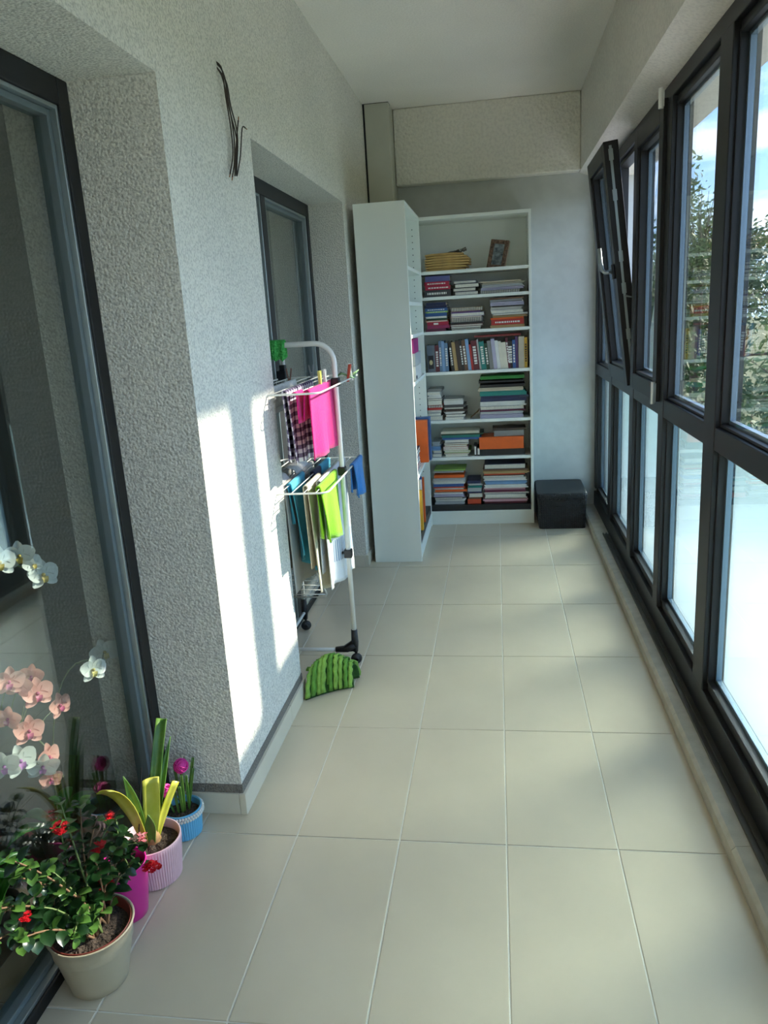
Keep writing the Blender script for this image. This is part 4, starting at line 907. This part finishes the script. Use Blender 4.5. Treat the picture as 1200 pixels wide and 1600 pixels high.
# kalanchoe in the beige pot
def kalanchoe():
    c = (-.932, 1.312, 0); E_ = empty('potted_kalanchoe', c, 'leafy kalanchoe with red flower heads in a beige pot nearest the viewer', 'potted plant', 'potted plants on the balcony floor')
    pot(E_, c, .064, .094, .150, mat('beige_ceramic', (176, 164, 140), .45, coat=.15), rimr=.002)
    inner = MB().lathe([(.074, .108), (.086, .150), (.0885, .1505), (.0885, .146), (.083, .143), (.078, .118)], c, 40); obj('inner_pot', inner, mat('terracotta_plastic', (112, 46, 36), .5), E_, smooth=True)
    soil(E_, c, .081, .132)
    rnd = random.Random(11)
    big = [leaf_mesh('leaf', .036, .0145, .5, .25, 5), leaf_mesh('leaf', .029, .0125, .7, .3, 5), leaf_mesh('leaf', .022, .0095, .5, .35, 5)]
    mA = []; mB = []
    for mb in big:
        a = mb.mesh('leaf'); a.materials.append(LEAF); mA.append(a); b = mb.mesh('leaf'); b.materials.append(LEAF2); mB.append(b)
        for q in (a, b):
            for pl in q.polygons: pl.use_smooth = True
    tips = [((-.965, 1.315, .395), .5), ((-.955, 1.185, .400), .5), ((-.975, 1.125, .350), .3), ((-.955, 1.190, .300), .5), ((-.930, 1.395, .355), .4), ((-.905, 1.405, .265), .5), ((-.935, 1.450, .300), .5),
            ((-.905, 1.245, .235), 1.0), ((-.945, 1.105, .300), .4), ((-.965, 1.250, .345), .4), ((-.905, 1.330, .300), .5), ((-.950, 1.380, .405), .2), ((-.900, 1.205, .215), .8), ((-.960, 1.075, .395), .3), ((-.915, 1.285, .195), .9), ((-.985, 1.215, .250), .4), ((-.930, 1.470, .225), .5), ((-.900, 1.440, .190), .5), ((-.970, 1.340, .440), .2), ((-.975, 1.160, .440), .2), ((-.970, 1.060, .330), .2), ((-.985, 1.300, .300), .1), ((-.990, 1.180, .380), .1), ((-.955, 1.270, .285), .2), ((-.975, 1.420, .380), .2), ((-.960, 1.130, .265), .3)]
    for k, (tp, young) in enumerate(tips):
        a = rnd.uniform(0, 6.28); b0 = Vector((c[0]+.035*math.cos(a), c[1]+.03*math.sin(a), .132)); t = Vector(tp)
        mid = (b0+t)/2+Vector((rnd.uniform(-.02, .02), 0, .05)); pts = bez(b0, mid, t, 9)
        st = obj('stem', MB().tube(pts, [.0032-.0016*i/9 for i in range(10)], 6), WOODY if k % 3 else STEM, E_, smooth=True)
        for i in range(2, 10):
            p = pts[i]; d0 = (pts[i]-pts[i-1]).normalized(); a0 = i*1.57+k
            for s in (0, 1):
                a1 = a0+math.pi*s+rnd.uniform(-.4, .4); o_ = d0.orthogonal().normalized(); o_ = Quaternion(d0, a1) @ o_
                d = (o_*1.0+d0*.35+Vector((0, 0, .15))).normalized(); q = p+d*.003
                if q.x+d.x*.04 < -1.036 or rnd.random() < .10: d.x = abs(d.x)
                me = (mB if rnd.random() < young*.45+(.25 if i == 9 else 0) else mA)[0 if i < 6 else rnd.choice((0, 1, 1)) if i < 9 else 2]
                inst('leaf', me, orient(q, d, (0, 0, 1), rnd.uniform(-.5, .5), rnd.uniform(.75, 1.1)), E_)
        for s in range(3):
            inst('leaf', rnd.choice(mB), orient(t, Vector((rnd.uniform(-.5, 1), rnd.uniform(-1, 1), rnd.uniform(.2, 1))), (0, 0, 1), 0, .8), E_)
    for k, (p, r) in enumerate([((-.950, 1.300, .408), .017), ((-.925, 1.375, .300), .019), ((-.915, 1.360, .215), .020), ((-.940, 1.135, .330), .012)]):
        petal_cluster(E_, p, r, RED, 16, k)
kalanchoe()

def magenta_pot():
    c = (-.955, 1.507, 0); E_ = empty('potted_kalanchoe', c, 'small kalanchoe with red blooms in a tall magenta pot', 'potted plant', 'potted plants on the balcony floor')
    pot(E_, c, .046, .060, .152, mat('magenta_ceramic', (196, 22, 132), .3, coat=.3), belly=.003)
    soil(E_, c, .053, .122); rnd = random.Random(31)
    me = leaf_mesh('leaf', .034, .015, .5, .25, 5).mesh('leaf'); me.materials.append(LEAF)
    for k, tp in enumerate([(-.93, 1.50, .235), (-.97, 1.54, .25), (-.905, 1.535, .185), (-.96, 1.46, .22), (-.90, 1.50, .150)]):
        pts = bez((c[0]+rnd.uniform(-.02, .02), c[1]+rnd.uniform(-.02, .02), .122), (c[0], c[1], .22), tp, 6); obj('stem', MB().tube(pts, .0022, 5), STEM, E_, smooth=True)
        for i in range(2, 7):
            for s in (0, 1):
                a = i*1.57+math.pi*s+k; inst('leaf', me, orient(pts[i], (math.cos(a), math.sin(a), .25), (0, 0, 1), rnd.uniform(-.4, .4), rnd.uniform(.6, .95)), E_)
    petal_cluster(E_, (-.878, 1.512, .140), .020, RED, 18, 5); petal_cluster(E_, (-.905, 1.535, .205), .013, WPK, 12, 6); petal_cluster(E_, (-.975, 1.53, .262), .016, RED, 14, 7)
magenta_pot()

def strap(E_, name, p0, p1, bend, w, m, wid_dir=(0, 1, 0), cup=.35, blunt=True, n=9):
    pts = bez(p0, (Vector(p0)+Vector(p1))/2+Vector(bend), p1, n); P = []
    for i, q in enumerate(pts):
        t = i/n; d = (pts[min(i+1, n)]-pts[max(i-1, 0)]).normalized(); x = (Vector(wid_dir)-d*Vector(wid_dir).dot(d)).normalized(); nn = x.cross(d)
        ww = w*(.55+.45*min(1, t*2.2))*(1 if blunt or t < .55 else max(.04, 1-((t-.55)/.45)**1.5))
        P.append([q+x*ww*u+nn*ww*cup*(u*u) for u in (-1, -.5, 0, .5, 1)])
    return obj(name, MB().grid(P), m, E_, solid=.0018, smooth=True)
def yucca():
    c = (-.945, 1.645, 0); E_ = empty('potted_amaryllis', c, 'plant with cut-back strap leaves in a pale pink ribbed pot', 'potted plant', 'potted plants on the balcony floor')
    pot(E_, c, .068, .079, .122, mat('pale_pink_ceramic', (226, 190, 200), .5), ribs=68)
    soil(E_, c, .071, .100)
    b = (c[0]-.004, c[1]+.000, .10)
    def at(dx, dy, dz=0): return (b[0]+dx, b[1]+dy, b[2]+dz)
    strap(E_, 'leaf', at(.004, .012), (-.932, 1.775, .398), (.004, -.030, .02), .014, YU1, (1, .4, 0), .8)
    strap(E_, 'leaf', at(.008, .014), (-.922, 1.790, .335), (.006, -.03, .02), .010, YU1, (1, .2, 0), .6, blunt=False)
    strap(E_, 'leaf', at(.000, .010), (-.945, 1.752, .322), (0, -.03, .02), .012, YU1, (1, -.5, 0), .5, blunt=False)
    strap(E_, 'leaf', at(-.004, -.010), (-.958, 1.582, .345), (0, .002, .03), .013, YU1, (.8, .8, 0), .5, blunt=False)
    strap(E_, 'leaf', at(-.006, -.004), (-.966, 1.602, .318), (0, .002, .02), .012, YU1, (.8, .8, 0), .5, blunt=False)
    strap(E_, 'leaf', at(-.006, -.012), (-.955, 1.480, .375), (0, .03, .075), .016, YU2, (.9, .3, 0), .35)
    strap(E_, 'leaf', at(.004, .000), (-.930, 1.660, .290), (.004, -.002, .01), .022, YU2, (.75, .65, 0), .35)
    strap(E_, 'leaf', at(.012, .010), (-.890, 1.715, .245), (-.006, -.004, .012), .013, YU2, (.5, .8, 0), .4)
    strap(E_, 'leaf', at(.010, -.008), (-.922, 1.608, .215), (.004, 0, .02), .013, YU1, (.9, .4, 0), .6, blunt=False)
    obj('bulb', MB().lathe([(.022, -.012), (.026, .004), (.020, .022), (.014, .045), (.012, .07)], (b[0]+.004, b[1]+.004, .10), 16), mat('papery_bulb', (150, 116, 74), .8, var=.4, vscale=50), E_, smooth=True)
    obj('stake', MB().tube([(-.958, 1.590, .10), (-.940, 1.645, .330)], .0014, 5), RUBBER, E_)
yucca()

def blue_pot():
    c = (-.935, 1.822, 0); E_ = empty('potted_hyacinth', c, 'blue ribbed pot with pearl trim, green shoots and pink ball flowers', 'potted plant', 'potted plants on the balcony floor')
    pot(E_, c, .049, .056, .088, mat('sky_blue_ceramic', (106, 180, 218), .45), ribs=48)
    soil(E_, c, .050, .068)
    pr = MB(); rnd = random.Random(3)
    for k in range(44):
        for j in range(2):
            a = 2*math.pi*(k+.5*j)/44; pr.ball((c[0]+.0585*math.cos(a), c[1]+.0585*math.sin(a), .080-.009*j), .0044, 6, 4)
    obj('pearl_trim', pr, mat('pearl', (232, 228, 220), .3, coat=.4), E_, smooth=True)
    ppk = mat('pink_thread', (224, 52, 150), .6)
    for k, (p, r) in enumerate((((-.932, 1.845, .205), .021), ((-.960, 1.790, .160), .018))):
        mb = MB()
        for j in range(12):
            ax = Vector((rnd.gauss(0, 1), rnd.gauss(0, 1), rnd.gauss(0, 1))).normalized(); o_ = ax.orthogonal().normalized(); off = ax*rnd.uniform(-.4, .4)*r
            mb.tube([Vector(p)+off+(Quaternion(ax, 2*math.pi*i/14) @ o_)*r*math.sqrt(max(.1, 1-(off.length/r)**2))*rnd.uniform(.93, 1.0) for i in range(15)], .0017, 4, False)
        mb.ball(p, r*.86, 12, 8)
        h = obj('ball_flower', mb, ppk, E_)
        obj('stalk', MB().tube(bez((c[0]+.01, c[1], .068), (c[0]+.005, c[1]-.005, .13), Vector(p)-Vector((0, 0, r*.9)), 6), .0022, 6), STEM, E_, smooth=True)
    for (dx, dy, tx, ty, tz) in ((.012, .018, .030, .052, .215), (.016, .012, .034, .036, .190), (-.004, -.014, -.006, -.022, .165), (.006, -.010, .014, -.026, .170), (.020, .005, .022, .008, .185), (-.012, .02, -.030, .05, .18), (-.018, -.012, -.040, -.030, .175), (.014, .020, .024, .060, .200), (.010, -.004, .016, -.010, .195), (.002, .014, -.002, .034, .205)):
        strap(E_, 'shoot', (c[0]+dx, c[1]+dy, .068), (c[0]+tx, c[1]+ty, tz), (0, 0, .012), .0038, YU1, (1, .3, 0), .6)
blue_pot()

# ---------------------------------------------------------------- orchids behind the door glass
def petal_grid(L_, W, cup, base=.0, n=6):
    P = []
    for i in range(n+1):
        t = i/n; w = W*max(.08, math.sin(math.pi*(t*.86+.10))**.75)
        P.append([(u*w, base+L_*t, cup*L_*(t*t)*.5+.18*w*u*u*8*w/W*.3) for u in (-1, -.5, 0, .5, 1)])
    return P
def orchid(name, label, pc, flowers, rgb, lip, stem_from, arch, leaves=5, leaf_dir=0.0):
    E_ = empty(name, pc, label, 'orchid', 'orchids behind the glass door')
    pot(E_, pc, .042, .055, .105, mat('orchid_pot_'+name+str(round(pc[1], 2)), (70, 66, 66), .4), n=32); soil(E_, pc, .048, .09)
    pm = mat('petal_%d_%d_%d' % rgb, rgb, .55, trans=.35, sheen=.2); lm = mat('lip_%d_%d_%d' % lip, lip, .5, trans=.2)
    sep = MB()
    for a in (0, 2.25, -2.25):
        R_ = Matrix.Rotation(a, 4, 'Z')
        sep.grid([[R_ @ Vector(q) for q in r] for r in petal_grid(.036, .0125, .25)])
    sepm = sep.mesh('flower'); sepm.materials.append(pm)
    pet = MB().grid(petal_grid(.037, .020, .18)); petm = pet.mesh('petal'); petm.materials.append(pm)
    lp = MB().grid([[Vector((u*.008*(1-.4*t), -.004-.014*t, .006+.010*t-.012*t*t+.004*u*u)) for u in (-1, 0, 1)] for t in (0, .35, .7, 1)]).ball((0, 0, .006), .0045, 7, 5)
    lpm = lp.mesh('lip'); lpm.materials.append(lm)
    for q in (sepm, petm, lpm):
        for pl in q.polygons: pl.use_smooth = True
    top = None; pts = bez(stem_from, arch[0], arch[1], 12); obj('flower_stem', MB().tube(pts, .0022, 6), STEM, E_, smooth=True)
    rnd = random.Random(len(label))
    for k, (p, face, s) in enumerate(flowers):
        z = Vector(face).normalized(); up = Vector((0, 0, 1)); x = up.cross(z).normalized(); y = z.cross(x)
        M = Matrix.Translation(p) @ Matrix((x, y, z)).transposed().to_4x4() @ Matrix.Rotation(rnd.uniform(-.3, .3), 4, 'Z') @ Matrix.Scale(s, 4)
        f = inst('flower', sepm, M, E_)
        for sg in (-1, 1): inst('petal', petm, M @ Matrix.Rotation(sg*1.25, 4, 'Z') @ Matrix.Translation((0, 0, .002)), f)
        inst('lip', lpm, M, f)
        near = min(pts, key=lambda q: (q-Vector(p)).length); obj('pedicel', MB().tube([near, (near+Vector(p))/2+Vector((0, 0, .008)), Vector(p)-z*.002], .0012, 5), STEM, E_)
    if 'lilac' in label: extra_leaves(E_)
    for k in range(leaves):
        a = leaf_dir+k*2.4; L2 = rnd.uniform(.14, .20); b = Vector((pc[0], pc[1], .095)); d = Vector((max(-.9, min(.35, math.cos(a))), math.sin(a), 0))
        strap(E_, 'leaf', b, b+d*L2*.8+Vector((0, 0, .04)), (0, 0, .10), .022, ORL, (-d.y, d.x, 0.001), .3, blunt=False)
CF = (.88, -.45, .18)
def extra_leaves(E_):
    strap(E_, 'leaf', (-1.24, 1.20, .16), (-1.115, 1.365, .215), (-.01, -.02, .17), .020, ORL, (.4, .9, 0), .3, blunt=False)
    strap(E_, 'leaf', (-1.24, 1.20, .16), (-1.110, 1.395, .255), (.0, -.02, .15), .018, ORL, (.3, .9, 0), .3, blunt=False)
    strap(E_, 'leaf', (-1.24, 1.22, .16), (-1.120, 1.330, .150), (.0, -.02, .14), .018, ORL, (.4, .9, 0), .3, blunt=False)
orchid('potted_orchid', 'peach pink orchid spray behind the door glass', (-1.235, 1.40, 0), [((-1.145, 1.570, .580), CF, 1.15), ((-1.150, 1.655, .500), (.95, -.2, .1), 1.0), ((-1.150, 1.520, .505), CF, 1.1), ((-1.145, 1.565, .405), (.95, -.1, 0.1), 1.05), ((-1.165, 1.505, .645), (.8, -.6, .1), 1.05), ((-1.165, 1.540, .615), (.3, -.9, .3), .9), ((-1.17, 1.60, .61), (.2, -.9, .3), .9), ((-1.16, 1.475, .565), (.2, -1, .1), .9), ((-1.14, 1.555, .350), (.7, -.6, 0), .8)],
       (236, 168, 152), (196, 70, 120), (-1.235, 1.40, .09), ((-1.22, 1.40, .80), (-1.15, 1.58, .42)), leaf_dir=.5)
orchid('potted_orchid', 'white and lilac orchid low behind the door glass', (-1.36, 1.08, 0), [((-1.150, 1.470, .455), CF, 1.15), ((-1.140, 1.535, .400), (.6, -.8, -.2), 1.1), ((-1.155, 1.425, .470), (.4, -.9, .2), 1.0)],
       (230, 232, 222), (190, 120, 190), (-1.36, 1.08, .09), ((-1.30, 1.12, .66), (-1.15, 1.50, .42)), leaf_dir=1.2)
orchid('potted_orchid', 'tall white orchid high behind the door glass', (-1.42, 1.42, 0), [((-1.150, 1.685, .850), CF, 1.15), ((-1.170, 1.640, .915), (.4, -.8, .2), 1.05), ((-1.16, 1.665, .885), (.9, -.3, .2), .8), ((-1.16, 1.545, .93), CF, 1.1)],
       (226, 230, 226), (200, 176, 90), (-1.42, 1.42, .09), ((-1.42, 1.40, 1.15), (-1.16, 1.68, .86)), leaf_dir=2.0)
orchid('potted_orchid', 'single stem white orchid next to the door jamb behind glass', (-1.235, 1.68, 0), [((-1.076, 1.715, .573), CF, 1.05), ((-1.135, 1.885, .545), (.5, -.8, .1), 1.15)],
       (238, 242, 236), (214, 196, 110), (-1.235, 1.68, .09), ((-1.16, 1.62, .72), (-1.12, 1.84, .53)), leaf_dir=.9)

# ---------------------------------------------------------------- outdoors
obj('ground', MB().box(1.2, 160, -120, 160, -3.3, -3.2), mat('lawn', (92, 104, 58), .95, var=.3, vscale=.4, rgb2=(128, 124, 84)), label='grassy ground outside far below the windows', cat='ground', kind='structure')
def tree(label, x, y, h, rx, rz, nl, rgb, rgb2, seed, zc=None, ls=.14, bare=False):
    rnd = random.Random(seed); E_ = empty('tree', (x, y, -3.2), label, 'tree', 'trees outside the windows')
    top = -3.2+h; cz = top-rz
    tm = MB().tube([(x, y, -3.2), (x+.1, y, cz-rz*.2), (x+.05, y+.1, cz+rz*.5)], [.16, .11, .03], 8); obj('trunk', tm, mat('bark', (86, 72, 58), .9, var=.3, vscale=8), E_, smooth=True)
    br = MB()
    for k in range(22):
        a = rnd.uniform(0, 6.28); e = rnd.uniform(.1, 1.2); d = Vector((math.cos(a)*math.cos(e)*rx, math.sin(a)*math.cos(e)*rx, math.sin(e)*rz))*rnd.uniform(.6, .98); b = Vector((x+.05, y+.05, cz-rz*.45+rnd.uniform(0, rz*.6)))
        br.tube([b, b+d*.5+Vector((0, 0, rz*.12)), Vector((x, y, cz))+d], [.035, .02, .006], 5)
    obj('branches', br, mat('bark', (86, 72, 58)), E_)
    mb = MB()
    cl = [Vector((rnd.gauss(0, .45)*rx, rnd.gauss(0, .45)*rx, rnd.gauss(0, .42)*rz)) for _ in range(34)]
    for k in range(nl):
        q = rnd.choice(cl)+Vector((rnd.gauss(0, .17)*rx, rnd.gauss(0, .17)*rx, rnd.gauss(0, .17)*rz)); p = Vector((x, y, cz))+q
        a = Vector((rnd.gauss(0, 1), rnd.gauss(0, 1), rnd.gauss(0, 1))).normalized(); b = a.orthogonal().normalized(); s = ls*rnd.uniform(.6, 1.3)
        mb.add([p-a*s, p+b*s*.45, p+a*s, p-b*s*.45], [(0, 1, 2, 3)])
    o = obj('foliage', mb, mat('foliage_%d_%d_%d' % rgb, rgb, .6, var=.35, vscale=1.2, rgb2=rgb2, trans=.3), E_); o['kind'] = 'stuff'
GA, GB, GC = ((58, 84, 34), (96, 120, 52)), ((74, 96, 40), (126, 140, 66)), ((48, 74, 36), (84, 108, 56))
tree('slender tree rising above the hedge line outside', 6.6, 27.5, 8.6, 1.2, 2.8, 3000, *GB, 1, ls=.11)
tree('broad bushy tree outside the nearest window', 4.9, 13.0, 4.6, 1.7, 1.8, 6000, *GA, 2, ls=.075)
tree('rounded tree outside beside the broad bushy one', 9.2, 19.2, 6.1, 2.2, 2.4, 6000, *GC, 3, ls=.10)
tree('dense green tree outside in line with the tilted sash', 3.4, 20.5, 4.8, 1.8, 2.2, 4500, *GA, 4, ls=.10)
tree('pale green tree outside behind the rounded one', 13.4, 29.0, 6.4, 2.6, 2.4, 4500, *GB, 5, ls=.14)
tree('dark tree outside far behind the slender tree', 8.0, 38.0, 6.4, 3.4, 2.8, 4500, *GC, 6, ls=.2)
tree('large dark tree far outside to the right', 19.0, 40.0, 6.8, 4.0, 3.0, 4000, *GA, 7, ls=.22)
tree('leafy tree outside well to the right of the balcony', 16.0, 19.0, 5.4, 2.8, 2.4, 3600, *GB, 8, ls=.16)
tree('low green tree outside at the far right of the garden', 22.0, 12.0, 4.8, 2.8, 2.2, 3000, *GC, 9, ls=.16)
tree('small tree outside close below the windows', 2.7, 9.0, 3.6, .9, 1.4, 3600, *GC, 10, ls=.06)
tree('tall dark tree outside at the back of the garden', 18.0, 62.0, 9.4, 4.6, 3.6, 4200, *GC, 11, ls=.26)
tree('wide dark tree outside at the back beyond the slender tree', 11.0, 80.0, 10.5, 5.0, 3.6, 4200, *GA, 12, ls=.28)
tree('far pale tree outside at the right back of the garden', 38.0, 66.0, 9.4, 5.0, 3.6, 3600, *GB, 13, ls=.28)
